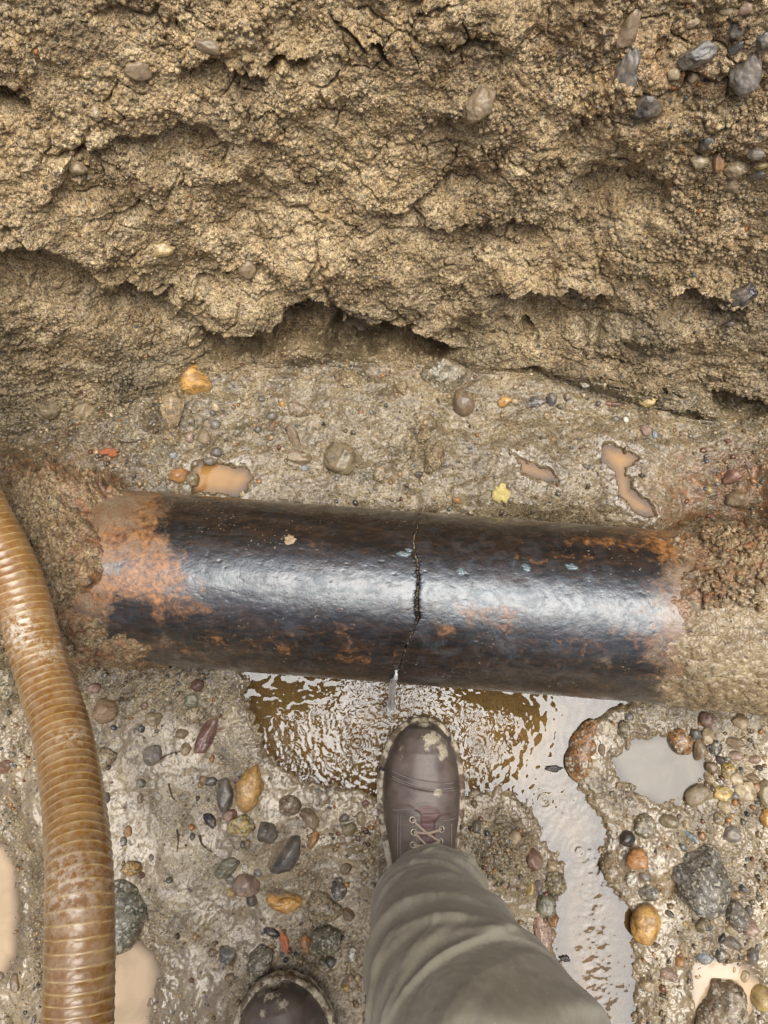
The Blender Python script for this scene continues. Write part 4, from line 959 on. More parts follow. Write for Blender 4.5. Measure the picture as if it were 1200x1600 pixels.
# ------------------------------------------------------------------ stones one can point at
COL = dict(gold=(.52, .30, .085), orange=(.36, .175, .06), tan=(.42, .33, .20), cream=(.50, .41, .26), yellow=(.54, .40, .14), olive=(.26, .215, .12), brown=(.22, .155, .09),
           red=(.19, .085, .058), maroon=(.12, .055, .045), slate=(.10, .098, .09), grey=(.19, .18, .16), green=(.17, .175, .125), pink=(.34, .235, .18), blue=(.24, .29, .31), black=(.022, .022, .025), white=(.66, .62, .52), dust=(.34, .255, .15))
OUT = {(1089, 1368): [(1028, 1352), (1052, 1342), (1082, 1316), (1112, 1318), (1134, 1340), (1148, 1372), (1142, 1398), (1128, 1418), (1092, 1422), (1070, 1408), (1054, 1384)],
 (1126, 1568): [(1080, 1600), (1084, 1556), (1096, 1522), (1120, 1516), (1152, 1526), (1170, 1550), (1176, 1590), (1170, 1630), (1090, 1640)],
 (910, 1174): [(890, 1210), (890, 1170), (902, 1140), (922, 1122), (934, 1124), (926, 1150), (922, 1180), (912, 1215), (900, 1222)],
 (196, 1420): [(176, 1360), (192, 1364), (216, 1392), (228, 1424), (214, 1450), (200, 1474), (178, 1480), (160, 1450), (158, 1400)],
 (690, 590): [(648, 570), (672, 556), (720, 560), (740, 578), (728, 600), (700, 613), (668, 612), (652, 595)],
 (385, 1229): [(400, 1192), (405, 1215), (402, 1245), (394, 1262), (380, 1266), (368, 1256), (363, 1235), (372, 1212), (388, 1200)],
 (163, 1187): [(150, 1170), (168, 1168), (184, 1188), (170, 1198), (158, 1206), (146, 1190)],
 (507, 1418): [(480, 1412), (490, 1398), (512, 1397), (524, 1410), (537, 1426), (532, 1436), (506, 1440), (482, 1430)]}
def stone(px, py, w, h, rot, kind, mat, col, mud, emb, label, cat='stone', name=None, group=None, flat=.7, cut=None):
    p, n, D_ = ground(px, py)
    k = D_ / F; a, b = w * k / 2, h * k / 2; c = flat * min(a, b)
    r = math.radians(rot)
    d = ray(px, py); nc = -d / np.linalg.norm(d)
    right = np.cross(UP, nc); right /= np.linalg.norm(right); up = np.cross(nc, right)
    e1 = right * math.cos(r) - up * math.sin(r); e2 = right * math.sin(r) + up * math.cos(r)
    big = max(w, h); sub = 5 if big > 60 else (4 if big > 22 else 3)
    seed = int(px * 7 + py * 13) % 9973
    V, Fc = rockverts(sub, seed, kind); V = V / np.abs(V).max(0)
    if kind == 'angular' or kind == 'chunk':
        fn = np.array([mnoise.noise(Vector(v * 4 + seed)) for v in V]); V = V * (1 + .035 * fn[:, None])
    key = (px, py)
    if key in OUT:
        oa = np.array(OUT[key], float); oang = np.arctan2(-(oa[:, 1] - py), oa[:, 0] - px); orad = np.hypot(oa[:, 0] - px, oa[:, 1] - py); q_ = np.argsort(oang); oang, orad = oang[q_], orad[q_]
        oang = np.concatenate([oang - 2 * math.pi, oang, oang + 2 * math.pi]); orad = np.tile(orad, 3)
        a = b = 1.0; e1, e2 = right, up; va = np.arctan2(V[:, 1], V[:, 0]); R_ = np.interp(va, oang, orad) * k
        V = V.copy(); V[:, 0] *= R_; V[:, 1] *= R_
    emb = min(.6, emb + .07)
    cen = p + nc * c * (1 - 2 * emb) - 0 * n
    P = V[:, 0:1] * a * e1 + V[:, 1:2] * b * e2 + V[:, 2:3] * c * nc
    md = np.clip(mud + .5 * (V[:, 2] < -.1 + 1.2 * (emb - .3)) , 0, 1) * 1.0
    if cut is not None:                                           # silt lying on one side of a half buried cobble
        ca, sa = math.cos(math.radians(cut)), math.sin(math.radians(cut)); t = V[:, 0] * ca - V[:, 1] * sa
        md = np.clip(md + sstep(-.25, .15, t), 0, 1); P -= (sstep(-.5, .5, t) * c * .9)[:, None] * nc
    o = mesh_obj(name or ('pebble' if big < 24 else ('boulder' if big > 90 else 'stone')), P, Fc, ST[mat], attrs=dict(mud=md))
    o.location = tuple(cen); o.color = (*COL[col], 1)
    return tag(o, label, cat if big >= 24 or cat != 'stone' else 'pebble', group)
B = 'round'; A_K = 'angular'
T = [
 # wall
 (305, 598, 54, 56, 10, B, 'band', 'gold', .15, .3, 'golden orange cobble at the foot of the bank, above the left half of the pipe'),
 (532, 717, 66, 50, 12, B, 'smooth', 'olive', .2, .28, 'brown olive oval cobble lying in the mud behind the middle of the pipe'),
 (722, 628, 36, 48, -14, B, 'smooth', 'brown', .1, .3, 'wet brown teardrop stone tucked under the bank, above the right half of the pipe'),
 (690, 590, 92, 56, 12, 'boulder', 'speck', 'olive', .35, .55, 'big mud streaked olive rock jutting from the foot of the bank'),
 (748, 163, 44, 64, 32, B, 'smooth', 'dust', .75, .38, 'dust covered oval cobble set alone in the middle of the upper bank'),
 (1167, 112, 54, 68, -8, B, 'smooth', 'grey', .25, .35, 'round grey brown cobble at the right edge of the upper bank'),
 (1090, 88, 66, 34, -10, B, 'smooth', 'slate', .25, .35, 'dark grey curved slab just left of the round cobble in the upper bank'),
 (982, 44, 30, 62, 28, B, 'smooth', 'brown', .4, .35, 'long leaning brown stone near the top of the bank'),
 (1053, 117, 20, 19, 0, B, 'smooth', 'cream', 0, .3, 'left of the two cream pebbles under the dark curved slab'),
 (1080, 117, 18, 19, 0, B, 'smooth', 'cream', .1, .3, 'right of the two cream pebbles under the dark curved slab'),
 (1094, 253, 32, 22, 8, A_K, 'smooth', 'cream', .1, .3, 'bright cream stone at the left end of the stone row in the right bank'),
 (1123, 254, 18, 34, 6, B, 'smooth', 'orange', .3, .35, 'upright tan brown pebble next to the bright cream stone'),
 (1153, 265, 42, 28, 6, B, 'smooth', 'tan', .3, .3, 'tan oval stone in the middle of the stone row in the right bank'),
 (1105, 226, 24, 24, 0, B, 'smooth', 'slate', .05, .3, 'small dark grey ball above the bright cream stone'),
 (1182, 240, 26, 20, 0, B, 'smooth', 'grey', .2, .3, 'grey stone at the right edge above the stone row'),
 (1189, 257, 24, 16, 0, B, 'smooth', 'yellow', .2, .3, 'yellowish pebble at the right end of the stone row'),
 (1186, 273, 30, 16, 0, A_K, 'smooth', 'slate', .2, .35, 'dark flat stone below the right end of the stone row'),
 (1140, 290, 24, 24, 20, A_K, 'smooth', 'tan', .4, .35, 'dull tan stone hanging below the stone row'),
 (1150, 48, 24, 24, 20, A_K, 'smooth', 'slate', .2, .35, 'dark angular stone near the top right of the bank'),
 (1135, 17, 24, 14, 0, B, 'smooth', 'cream', .1, .3, 'pale flat pebble at the very top right'),
 (1164, 14, 22, 18, 0, B, 'smooth', 'pink', .1, .3, 'pink pebble at the very top right'),
 (1083, 33, 26, 18, 0, B, 'smooth', 'tan', .4, .3, 'tan pebble high above the dark curved slab'),
 (1192, 66, 24, 30, 0, A_K, 'smooth', 'slate', .2, .35, 'dark stone cut by the right edge above the round cobble'),
 (1148, 72, 26, 14, -30, B, 'smooth', 'slate', .1, .3, 'small dark leaning pebble left of the round cobble'),
 (982, 112, 42, 92, 8, 'chunk', 'smooth', 'slate', .3, .5, 'tall dark blue grey lump in the upper bank'),
 (1010, 170, 44, 40, -20, 'chunk', 'smooth', 'black', .25, .4, 'shiny black crumbled lump in the upper bank'),
 (1163, 462, 62, 34, -22, 'chunk', 'smooth', 'black', .3, .4, 'black charcoal like lump near the right edge of the bank'),
 (1139, 504, 22, 14, -22, 'chunk', 'smooth', 'black', .2, .4, 'small black chip below the charcoal like lump'),
 (252, 388, 44, 22, -10, A_K, 'smooth', 'yellow', .45, .4, 'dull yellow wedge shaped stone in the left bank'),
 (75, 640, 34, 30, 0, B, 'smooth', 'olive', .6, .45, 'mud coated stone low in the left bank, left of its twin'),
 (132, 640, 34, 30, 0, B, 'smooth', 'tan', .5, .4, 'mud coated tan stone low in the left bank, right of its twin'),
 (215, 108, 46, 34, 0, B, 'smooth', 'dust', .8, .5, 'dusty knob like stone in the upper left bank'),
 (325, 72, 44, 26, 10, A_K, 'smooth', 'dust', .7, .4, 'dusty blocky stone at the top of the left bank'),
 (150, 178, 26, 26, 0, A_K, 'smooth', 'cream', .6, .4, 'pale lump stone in the upper left bank'),
 (385, 420, 30, 32, 0, A_K, 'smooth', 'dust', .7, .4, 'dusty stone in the bank above the big undercut'),
 (120, 264, 30, 24, 0, B, 'smooth', 'dust', .8, .4, 'pale dusty pebble in the left bank'),
 (567, 505, 64, 46, 10, B, 'smooth', 'olive', .6, .6, 'smooth brown cobble hidden in the dark undercut'),
 (270, 640, 42, 62, 8, 'chunk', 'band', 'dust', .55, .3, 'upright broken lump left of the rotten clods behind the pipe'),
 # behind the pipe
 (791, 626, 24, 18, -14, B, 'smooth', 'gold', .05, .2, 'orange tan pebble at the foot of the bank behind the pipe'),
 (806, 624, 12, 10, 0, B, 'smooth', 'cream', .05, .2, 'tiny cream pebble touching the orange tan pebble'),
 (836, 628, 44, 20, -12, A_K, 'speck', 'grey', .4, .35, 'grey muddy stone beside the black pebble at the bank foot'),
 (862, 627, 18, 24, 8, B, 'smooth', 'slate', 0, .2, 'black blue pebble at the foot of the bank'),
 (887, 622, 12, 14, 0, B, 'smooth', 'brown', .1, .25, 'brown pebble right of the black blue pebble'),
 (912, 603, 14, 10, 0, B, 'smooth', 'white', .1, .25, 'white chip in the shade under the bank'),
 (955, 631, 32, 9, 4, B, 'smooth', 'red', 0, .2, 'thin shiny red brown sliver under the bank edge'),
 (1010, 630, 30, 16, 0, 'chunk', 'smooth', 'yellow', .4, .3, 'yellow crumbly patch of stone at the bank edge'),
 (1008, 668, 18, 19, 0, A_K, 'smooth', 'pink', .05, .25, 'pink pebble among pale chips on the right floor behind the pipe'),
 (1022, 676, 9, 13, 0, A_K, 'smooth', 'blue', 0, .25, 'bluish white chip beside the pink pebble'),
 (978, 652, 11, 10, 0, A_K, 'smooth', 'white', 0, .25, 'white chip left of the pink pebble'),
 (960, 655, 16, 14, 0, A_K, 'smooth', 'slate', .1, .25, 'dark grey chip left of the white chip'),
 (1028, 661, 9, 8, 0, B, 'smooth', 'cream', 0, .25, 'cream bead right of the pink pebble'),
 (424, 650, 18, 15, 10, B, 'smooth', 'grey', 0, .25, 'light grey pebble on the floor right of the golden cobble'),
 (402, 669, 14, 11, 0, B, 'smooth', 'slate', 0, .25, 'black pebble below the light grey pebble'),
 (421, 667, 16, 16, 0, B, 'smooth', 'brown', .2, .3, 'brown pebble just right of the black pebble'),
 (409, 620, 13, 10, 0, B, 'smooth', 'slate', .1, .3, 'dark pebble high on the floor right of the golden cobble'),
 (443, 628, 10, 10, 0, B, 'smooth', 'gold', 0, .3, 'tiny golden pebble above the grey slab'),
 (338, 639, 11, 16, -16, B, 'smooth', 'cream', 0, .25, 'cream pebble below the golden cobble'),
 (332, 645, 11, 10, 0, B, 'smooth', 'slate', 0, .25, 'dark pebble touching the cream pebble'),
 (337, 662, 18, 16, 14, B, 'smooth', 'grey', .1, .3, 'grey oval pebble below the cream and dark pair'),
 (382, 628, 14, 9, 20, B, 'smooth', 'cream', .1, .3, 'flat cream chip on the floor right of the golden cobble'),
 (298, 683, 14, 17, 0, A_K, 'smooth', 'pink', .1, .3, 'pale pink stone beside the broken lump'),
 (316, 681, 20, 20, 0, A_K, 'smooth', 'tan', .25, .3, 'tan knobbly stone right of the pale pink stone'),
 (270, 710, 17, 12, 0, B, 'smooth', 'blue', .1, .3, 'blue grey pebble on the left floor behind the pipe'),
 (338, 704, 20, 16, 0, A_K, 'smooth', 'slate', .1, .3, 'dark grey wedge pebble by the tan puddle'),
 (369, 675, 14, 10, 0, B, 'smooth', 'green', .1, .3, 'greenish pebble above the tan puddle'),
 (326, 723, 22, 14, 6, B, 'smooth', 'grey', 0, .25, 'flat grey pebble at the upper edge of the tan puddle'),
 (281, 741, 34, 24, -10, B, 'smooth', 'orange', 0, .2, 'wet orange brown oval stone left of the tan puddle'),
 (303, 751, 20, 24, 10, B, 'smooth', 'olive', .1, .25, 'olive tan stone touching the orange brown stone'),
 (342, 734, 13, 11, 0, B, 'smooth', 'tan', .1, .25, 'tan pebble standing in the tan puddle'),
 (305, 724, 11, 11, 0, B, 'smooth', 'brown', .1, .25, 'brown pebble above the wet orange brown stone'),
 (464, 640, 40, 28, 28, A_K, 'speck', 'dust', .5, .35, 'tilted grey tan slab on the floor above the pipe'),
 (463, 684, 18, 46, -24, B, 'smooth', 'brown', .4, .35, 'long leaning brown stone on the floor above the pipe'),
 (465, 713, 44, 24, 6, A_K, 'smooth', 'dust', .6, .4, 'flat mud coloured slab under the long leaning stone'),
 (476, 728, 13, 10, 0, B, 'smooth', 'blue', 0, .3, 'small blue pebble beside the flat mud coloured slab'),
 (592, 741, 20, 26, 8, A_K, 'speck', 'tan', .2, .3, 'speckled tan stone on the floor right of the olive cobble'),
 (715, 780, 16, 11, 0, B, 'smooth', 'orange', .1, .3, 'small orange pebble on the floor just behind the pipe'),
 (655, 742, 14, 12, 0, B, 'smooth', 'slate', .1, .3, 'dark pebble under the tall clod behind the pipe'),
 (1143, 745, 32, 22, -22, A_K, 'smooth', 'red', .1, .3, 'rust red stone in the dark soil at the right, above the pipe end'),
 (1150, 780, 38, 30, 0, A_K, 'smooth', 'brown', .4, .4, 'dark brown lump under the rust red stone'),
 (1104, 766, 10, 12, 0, A_K, 'smooth', 'yellow', 0, .3, 'small yellow chip left of the rust red stone'),
 # pipe front, left floor
 (165, 1109, 42, 42, 12, A_K, 'band', 'brown', .3, .35, 'angular brown rock right of the hose just below the pipe'),
 (163, 1187, 40, 38, 24, A_K, 'speck', 'cream', .15, .25, 'pale yellow angular stone poking out from behind the hose'),
 (237, 1178, 30, 34, 8, B, 'smooth', 'grey', .45, .35, 'flat grey tan stone on the floor below the left half of the pipe'),
 (300, 1119, 34, 27, -6, B, 'speck', 'tan', .1, .3, 'round speckled tan stone left of the muddy pool'),
 (287, 1146, 22, 17, 0, B, 'smooth', 'brown', .1, .3, 'small brown oval pebble under the speckled tan stone'),
 (321, 1147, 26, 66, 28, A_K, 'band', 'maroon', .05, .3, 'long leaning dark red slab left of the muddy pool'),
 (311, 1068, 22, 20, 0, A_K, 'smooth', 'maroon', 0, .3, 'dark maroon pebble right below the pipe'),
 (240, 1120, 28, 24, 0, B, 'smooth', 'olive', .45, .4, 'muddy olive stone between the brown rock and the speckled stone'),
 (298, 1093, 24, 22, 0, A_K, 'smooth', 'green', .35, .35, 'grey green stone above the speckled tan stone'),
 (291, 1168, 18, 22, 0, A_K, 'smooth', 'tan', .2, .3, 'tan pebble at the lower end of the dark red slab'),
 (145, 1072, 24, 16, 0, A_K, 'smooth', 'red', .35, .35, 'muddy red stone right of the hose'),
 (227, 1100, 14, 13, 0, B, 'smooth', 'brown', .1, .3, 'brown bead pebble above the muddy olive stone'),
 (14, 1057, 44, 76, 10, 'boulder', 'speck', 'olive', .35, .4, 'olive boulder at the left edge under the hose'),
 (4, 1196, 30, 22, 0, A_K, 'smooth', 'red', .3, .35, 'red brown stone cut by the left edge'),
 (385, 1229, 42, 78, 10, 'smooth', 'smooth', 'gold', .05, .25, 'large pale golden teardrop cobble left of the boots'),
 (350, 1241, 28, 56, -4, B, 'smooth', 'slate', .05, .25, 'dark blue grey long stone left of the golden teardrop cobble'),
 (331, 1220, 20, 15, 0, B, 'smooth', 'slate', .1, .3, 'dark pebble at the upper left of the long blue grey stone'),
 (317, 1216, 14, 16, 0, B, 'smooth', 'brown', .2, .3, 'brown grey pebble left of the dark pebble'),
 (328, 1282, 16, 30, -40, B, 'smooth', 'black', .0, .25, 'black leaning pebble below the long blue grey stone'),
 (376, 1291, 44, 34, -10, A_K, 'speck', 'yellow', .05, .25, 'bright yellow rough stone under the golden teardrop cobble'),
 (357, 1273, 28, 18, -8, B, 'smooth', 'red', .15, .3, 'red brown stone between the blue grey and the yellow stones'),
 (351, 1288, 13, 14, 0, B, 'smooth', 'white', .2, .3, 'whitish pebble left of the bright yellow stone'),
 (417, 1296, 38, 34, 28, A_K, 'smooth', 'slate', .15, .3, 'dark grey angular stone right of the bright yellow stone'),
 (440, 1326, 56, 74, 28, 'smooth', 'smooth', 'slate', 0, .35, 'half buried grey cobble showing as a crescent', 190),
 (452, 1257, 38, 32, 6, B, 'speck', 'brown', .2, .3, 'round brown stone with a dark rim at the pool edge'),
 (481, 1279, 24, 40, -38, A_K, 'smooth', 'brown', .15, .3, 'leaning brown block right of the round brown stone'),
 (491, 1311, 17, 30, 24, B, 'smooth', 'orange', .05, .25, 'small orange and tan leaning stone below the brown block'),
 (354, 1352, 26, 44, 52, A_K, 'band', 'green', .05, .25, 'grey green wedge shaped slab on the left mud'),
 (385, 1382, 44, 34, 2, 'smooth', 'smooth', 'pink', .05, .28, 'smooth pinkish brown oval pebble on the mud'),
 (381, 1355, 12, 12, 0, B, 'speck', 'white', 0, .25, 'tiny white speckled pebble above the pinkish brown oval'),
 (359, 1372, 15, 14, 0, B, 'smooth', 'grey', .3, .35, 'dull grey pebble under the green slab'),
 (361, 1394, 14, 13, 0, B, 'smooth', 'yellow', .1, .25, 'small yellow pebble at the lower left of the pinkish brown oval'),
 (392, 1407, 18, 18, 0, A_K, 'smooth', 'slate', .05, .3, 'dark grey chip below the pinkish brown oval'),
 (436, 1398, 70, 48, 22, B, 'band', 'gold', .0, .3, 'large half buried orange tan cobble', -118),
 (401, 1360, 14, 12, 0, B, 'smooth', 'grey', .3, .35, 'small grey pebble above the orange tan cobble'),
 (376, 1317, 12, 12, 0, B, 'smooth', 'slate', .3, .3, 'small dark pebble under the bright yellow stone'),
 (384, 1318, 11, 15, 0, B, 'smooth', 'brown', .1, .3, 'small brown pebble under the dark angular stone'),
 (507, 1418, 60, 44, 10, A_K, 'speck', 'tan', .05, .28, 'large mottled tan stone left of the trouser leg'),
 (529, 1391, 28, 28, 0, B, 'speck', 'grey', .05, .28, 'round speckled grey stone above the mottled tan stone'),
 (471, 1428, 13, 17, 0, B, 'smooth', 'white', 0, .25, 'white pebble at the left end of the mottled tan stone'),
 (482, 1394, 9, 14, 14, B, 'smooth', 'cream', 0, .3, 'tiny cream pebble left of the speckled grey stone'),
 (508, 1465, 48, 46, 4, A_K, 'speck', 'green', .05, .26, 'squarish olive grey stone below the mottled tan stone'),
 (427, 1455, 28, 14, 30, A_K, 'smooth', 'black', 0, .25, 'small black wet slab pointing at the orange shard'),
 (408, 1500, 48, 54, 30, 'angular', 'speck', 'green', .1, .35, 'dark speckled grey rock at the toe of the rear boot'),
 (352, 1488, 30, 32, 0, 'chunk', 'smooth', 'slate', .5, .4, 'curled dark lump in the mud left of the rear boot'),
 (332, 1485, 18, 14, 0, B, 'smooth', 'brown', .3, .4, 'brown muddy pebble beside the curled dark lump'),
 (357, 1525, 18, 12, 0, B, 'smooth', 'brown', .4, .4, 'muddy pebble below the curled dark lump'),
 (549, 1488, 15, 22, 8, B, 'speck', 'white', 0, .25, 'white speckled pebble by the trouser leg'),
 (476, 1474, 18, 26, 0, B, 'smooth', 'orange', .25, .3, 'orange brown stone left of the squarish olive grey stone'),
 (517, 1502, 18, 18, 0, A_K, 'smooth', 'slate', .2, .3, 'dark stone under the squarish olive grey stone'),
 (519, 1523, 10, 9, 0, B, 'smooth', 'cream', 0, .25, 'small cream pebble beside the rear boot'),
 (539, 1541, 11, 12, 0, B, 'smooth', 'yellow', 0, .25, 'small yellow pebble between rear boot and trouser leg'),
 (547, 1294, 26, 20, 0, B, 'smooth', 'olive', .05, .28, 'olive tan oval stone left of the front boot'),
 (537, 1276, 17, 13, 0, B, 'smooth', 'slate', .05, .3, 'dark pebble above the olive tan oval stone'),
 (563, 1278, 15, 22, 0, B, 'smooth', 'tan', .05, .3, 'tan upright pebble close to the front boot'),
 (568, 1253, 14, 12, 0, B, 'smooth', 'red', .05, .3, 'red brown pebble left of the front boot'),
 (543, 1358, 19, 18, 0, A_K, 'smooth', 'brown', .2, .3, 'dark brown pebble left of the trouser knee'),
 (571, 1364, 14, 12, 0, B, 'speck', 'yellow', .1, .3, 'small yellowish pebble beside the trouser hem'),
 (497, 1376, 10, 26, 20, B, 'smooth', 'brown', .4, .35, 'thin leaning brown stone left of the speckled grey stone'),
 (546, 1425, 20, 22, 0, A_K, 'smooth', 'brown', .2, .35, 'brown stone between the mottled tan stone and the trousers'),
 (206, 1353, 34, 24, 8, B, 'speck', 'gold', .1, .25, 'wet golden brown stone just right of the hose'),
 (223, 1365, 11, 11, 0, B, 'smooth', 'maroon', 0, .25, 'maroon bead pebble beside the golden brown stone'),
 (196, 1420, 64, 116, -6, 'smooth', 'speck', 'green', .15, .4, 'big grey green boulder half behind the hose'),
 (164, 1244, 14, 22, 0, B, 'smooth', 'slate', 0, .25, 'bluish purple pebble touching the hose'),
 (203, 1298, 13, 18, 0, B, 'smooth', 'orange', .15, .3, 'orange pebble right of the hose'),
 (194, 1315, 11, 15, 0, B, 'smooth', 'grey', .1, .3, 'grey pebble under the orange pebble'),
 (217, 1247, 10, 16, 0, B, 'smooth', 'brown', .1, .3, 'narrow brown pebble on the mud right of the hose'),
 (222, 1222, 16, 14, 0, B, 'smooth', 'green', .2, .35, 'grey green pebble above the narrow brown pebble'),
 (239, 1337, 8, 13, 0, B, 'smooth', 'grey', .1, .35, 'thin grey pebble right of the golden brown stone'),
 (303, 1307, 9, 12, 0, B, 'smooth', 'slate', 0, .25, 'small blue pebble on the open mud'),
 (297, 1529, 10, 9, 0, B, 'smooth', 'maroon', 0, .25, 'dark red bead on the mud above the cream puddle'),
 (52, 1588, 8, 16, 20, A_K, 'smooth', 'slate', 0, .25, 'dark sliver left of the hose at the bottom'),
 (21, 1532, 16, 28, 0, B, 'smooth', 'brown', .4, .3, 'brown stone at the lower left puddle'),
 (3, 1523, 14, 20, 0, B, 'smooth', 'brown', .4, .3, 'brown stone cut by the left edge near the bottom'),
 # in the stream
 (552, 1100, 44, 30, 8, B, 'speck', 'orange', .2, .42, 'brown orange stone under water left of the water jet'),
 (800, 1152, 36, 26, 0, B, 'smooth', 'orange', .0, .62, 'orange stone sunk under the rippling water'),
 (870, 1228, 24, 18, 0, B, 'smooth', 'pink', .0, .5, 'pink stone under the shallow water'),
 (910, 1174, 40, 92, 22, 'smooth', 'speck', 'orange', .05, .35, 'large rust orange boulder leaning in the stream'),
 (975, 1139, 22, 30, -8, B, 'speck', 'olive', .05, .3, 'olive speckled stone in the muddy pool by the pipe'),
 (982, 1118, 15, 13, 0, B, 'smooth', 'grey', .05, .3, 'small grey stone above the olive speckled stone'),
 (983, 1160, 9, 22, 0, B, 'smooth', 'brown', .1, .3, 'narrow brown stone below the olive speckled stone'),
 (943, 1170, 12, 18, 0, B, 'smooth', 'brown', .3, .3, 'brown pebble beside the rust orange boulder'),
 (886, 1538, 26, 52, -34, B, 'band', 'orange', .1, .3, 'brown orange leaning stone standing in the lower stream'),
 (955, 1566, 44, 34, -20, A_K, 'speck', 'tan', .1, .35, 'washed tan stone in the lower stream'),
 (930, 1395, 36, 16, 40, A_K, 'speck', 'tan', .1, .42, 'low stone breaking the surface of the stream'),
 # right side
 (1061, 1159, 38, 44, -10, A_K, 'speck', 'orange', .0, .25, 'glossy orange brown stone at the top of the pale puddle'),
 (1085, 1146, 20, 17, 0, B, 'smooth', 'slate', .05, .25, 'dark grey oval pebble right of the glossy orange stone'),
 (1106, 1151, 20, 26, 6, B, 'smooth', 'tan', .0, .25, 'pale tan upright stone right of the dark grey oval'),
 (1094, 1171, 24, 38, -4, A_K, 'smooth', 'brown', .1, .3, 'flat dark brown stone below the dark grey oval'),
 (1101, 1122, 26, 26, 0, B, 'smooth', 'maroon', .3, .3, 'round maroon brown stone near the pipe on the right'),
 (1119, 1170, 22, 26, 12, B, 'speck', 'slate', .05, .28, 'blue grey stone right of the flat dark brown stone'),
 (1124, 1187, 16, 14, 0, A_K, 'smooth', 'black', .05, .28, 'black wet chip under the blue grey stone'),
 (1114, 1199, 20, 18, 0, B, 'smooth', 'brown', .05, .28, 'round brown pebble at the edge of the pale puddle'),
 (1137, 1200, 22, 28, 14, B, 'speck', 'yellow', .1, .3, 'mottled yellow stone right of the round brown pebble'),
 (1105, 1215, 22, 14, 40, B, 'smooth', 'tan', .05, .3, 'leaning tan pebble in the pale puddle'),
 (1131, 1218, 8, 11, 0, B, 'smooth', 'blue', 0, .25, 'tiny blue grey pebble beside the pale puddle'),
 (1149, 1218, 22, 22, -30, B, 'smooth', 'cream', .15, .3, 'greenish cream stone below the mottled yellow stone'),
 (1172, 1213, 24, 13, 18, B, 'smooth', 'brown', .1, .3, 'flat brown pebble right of the greenish cream stone'),
 (1165, 1232, 34, 34, 0, A_K, 'smooth', 'cream', .1, .3, 'bulky cream stone near the right edge'),
 (1183, 1230, 13, 18, 0, A_K, 'smooth', 'orange', .2, .3, 'orange chip right of the bulky cream stone'),
 (1195, 1238, 26, 44, 0, B, 'smooth', 'olive', .2, .35, 'olive brown stone cut by the right edge'),
 (1126, 1236, 32, 24, 0, A_K, 'smooth', 'yellow', .15, .3, 'pale yellow block left of the bulky cream stone'),
 (1133, 1256, 22, 26, 0, A_K, 'smooth', 'cream', .15, .3, 'cream block under the pale yellow block'),
 (1090, 1247, 48, 30, -38, B, 'smooth', 'olive', .7, .45, 'mud coated ridge stone at the foot of the pale puddle'),
 (1120, 1277, 20, 20, 0, B, 'speck', 'tan', .2, .3, 'round mottled tan pebble under the cream block'),
 (1196, 1276, 22, 30, 0, B, 'smooth', 'gold', .05, .3, 'golden stone cut by the right edge'),
 (1147, 1156, 36, 20, 10, A_K, 'smooth', 'brown', .3, .35, 'brown wedge stone high at the right'),
 (1152, 1127, 30, 26, 18, A_K, 'smooth', 'tan', .4, .35, 'buff angular stone close under the right pipe end'),
 (1148, 1178, 24, 16, 0, B, 'smooth', 'pink', .2, .35, 'pinkish oval stone under the brown wedge stone'),
 (1176, 1186, 20, 15, 0, B, 'smooth', 'pink', .3, .35, 'pale pink pebble near the right edge'),
 (1142, 1300, 30, 26, 0, A_K, 'smooth', 'grey', .5, .4, 'mud greyed stone right of the orange chip row'),
 (1077, 1307, 30, 12, 38, B, 'smooth', 'blue', .0, .28, 'bluish white leaning sliver above the big grey rock'),
 (1097, 1304, 12, 15, 0, A_K, 'smooth', 'orange', .0, .3, 'orange cube like chip beside the bluish white sliver'),
 (1006, 1290, 36, 40, 8, B, 'speck', 'olive', .1, .33, 'olive round stone right of the stream'),
 (1046, 1283, 34, 22, 6, B, 'smooth', 'olive', .15, .35, 'flat olive stone right of the olive round stone'),
 (1068, 1286, 10, 12, 0, B, 'smooth', 'tan', 0, .3, 'tan bead beside the flat olive stone'),
 (1061, 1273, 9, 9, 0, B, 'smooth', 'maroon', 0, .3, 'maroon bead in the lower pale puddle'),
 (976, 1309, 27, 28, 10, A_K, 'smooth', 'black', .0, .25, 'black angular stone at the right stream bank'),
 (995, 1343, 38, 38, 20, A_K, 'band', 'orange', .0, .25, 'orange brown angular stone under the black stone'),
 (955, 1352, 34, 58, 4, A_K, 'speck', 'dust', .25, .3, 'upright grey tan block standing at the right stream bank'),
 (985, 1374, 20, 30, -8, A_K, 'speck', 'white', .05, .28, 'grey white stone with a hole right of the upright block'),
 (1006, 1370, 17, 15, 0, B, 'smooth', 'grey', .1, .3, 'light grey pebble under the orange brown angular stone'),
 (1012, 1392, 34, 30, 0, A_K, 'speck', 'grey', .4, .4, 'muddy grey lump left of the big grey rock'),
 (1089, 1368, 122, 104, 6, 'boulder', 'speck', 'grey', .12, .3, 'big angular grey rock at the right with pale streaks'),
 (1007, 1443, 46, 62, 8, 'smooth', 'smooth', 'gold', .0, .2, 'bright orange yellow egg shaped cobble beside the stream'),
 (1148, 1428, 42, 44, 0, A_K, 'speck', 'grey', .15, .32, 'mottled grey stone at the lower right of the big grey rock'),
 (1171, 1422, 12, 18, 0, A_K, 'smooth', 'slate', .0, .3, 'small dark blue stone right of the mottled grey stone'),
 (1146, 1450, 24, 18, 0, B, 'smooth', 'cream', .15, .3, 'pale stone under the mottled grey stone'),
 (1172, 1450, 26, 28, 0, B, 'smooth', 'pink', .4, .35, 'pinkish muddy stone right of the pale stone'),
 (1112, 1433, 15, 24, 0, B, 'smooth', 'tan', .1, .3, 'tan upright pebble under the big grey rock'),
 (1096, 1446, 20, 22, 0, A_K, 'smooth', 'olive', .05, .3, 'olive pointed pebble under the big grey rock'),
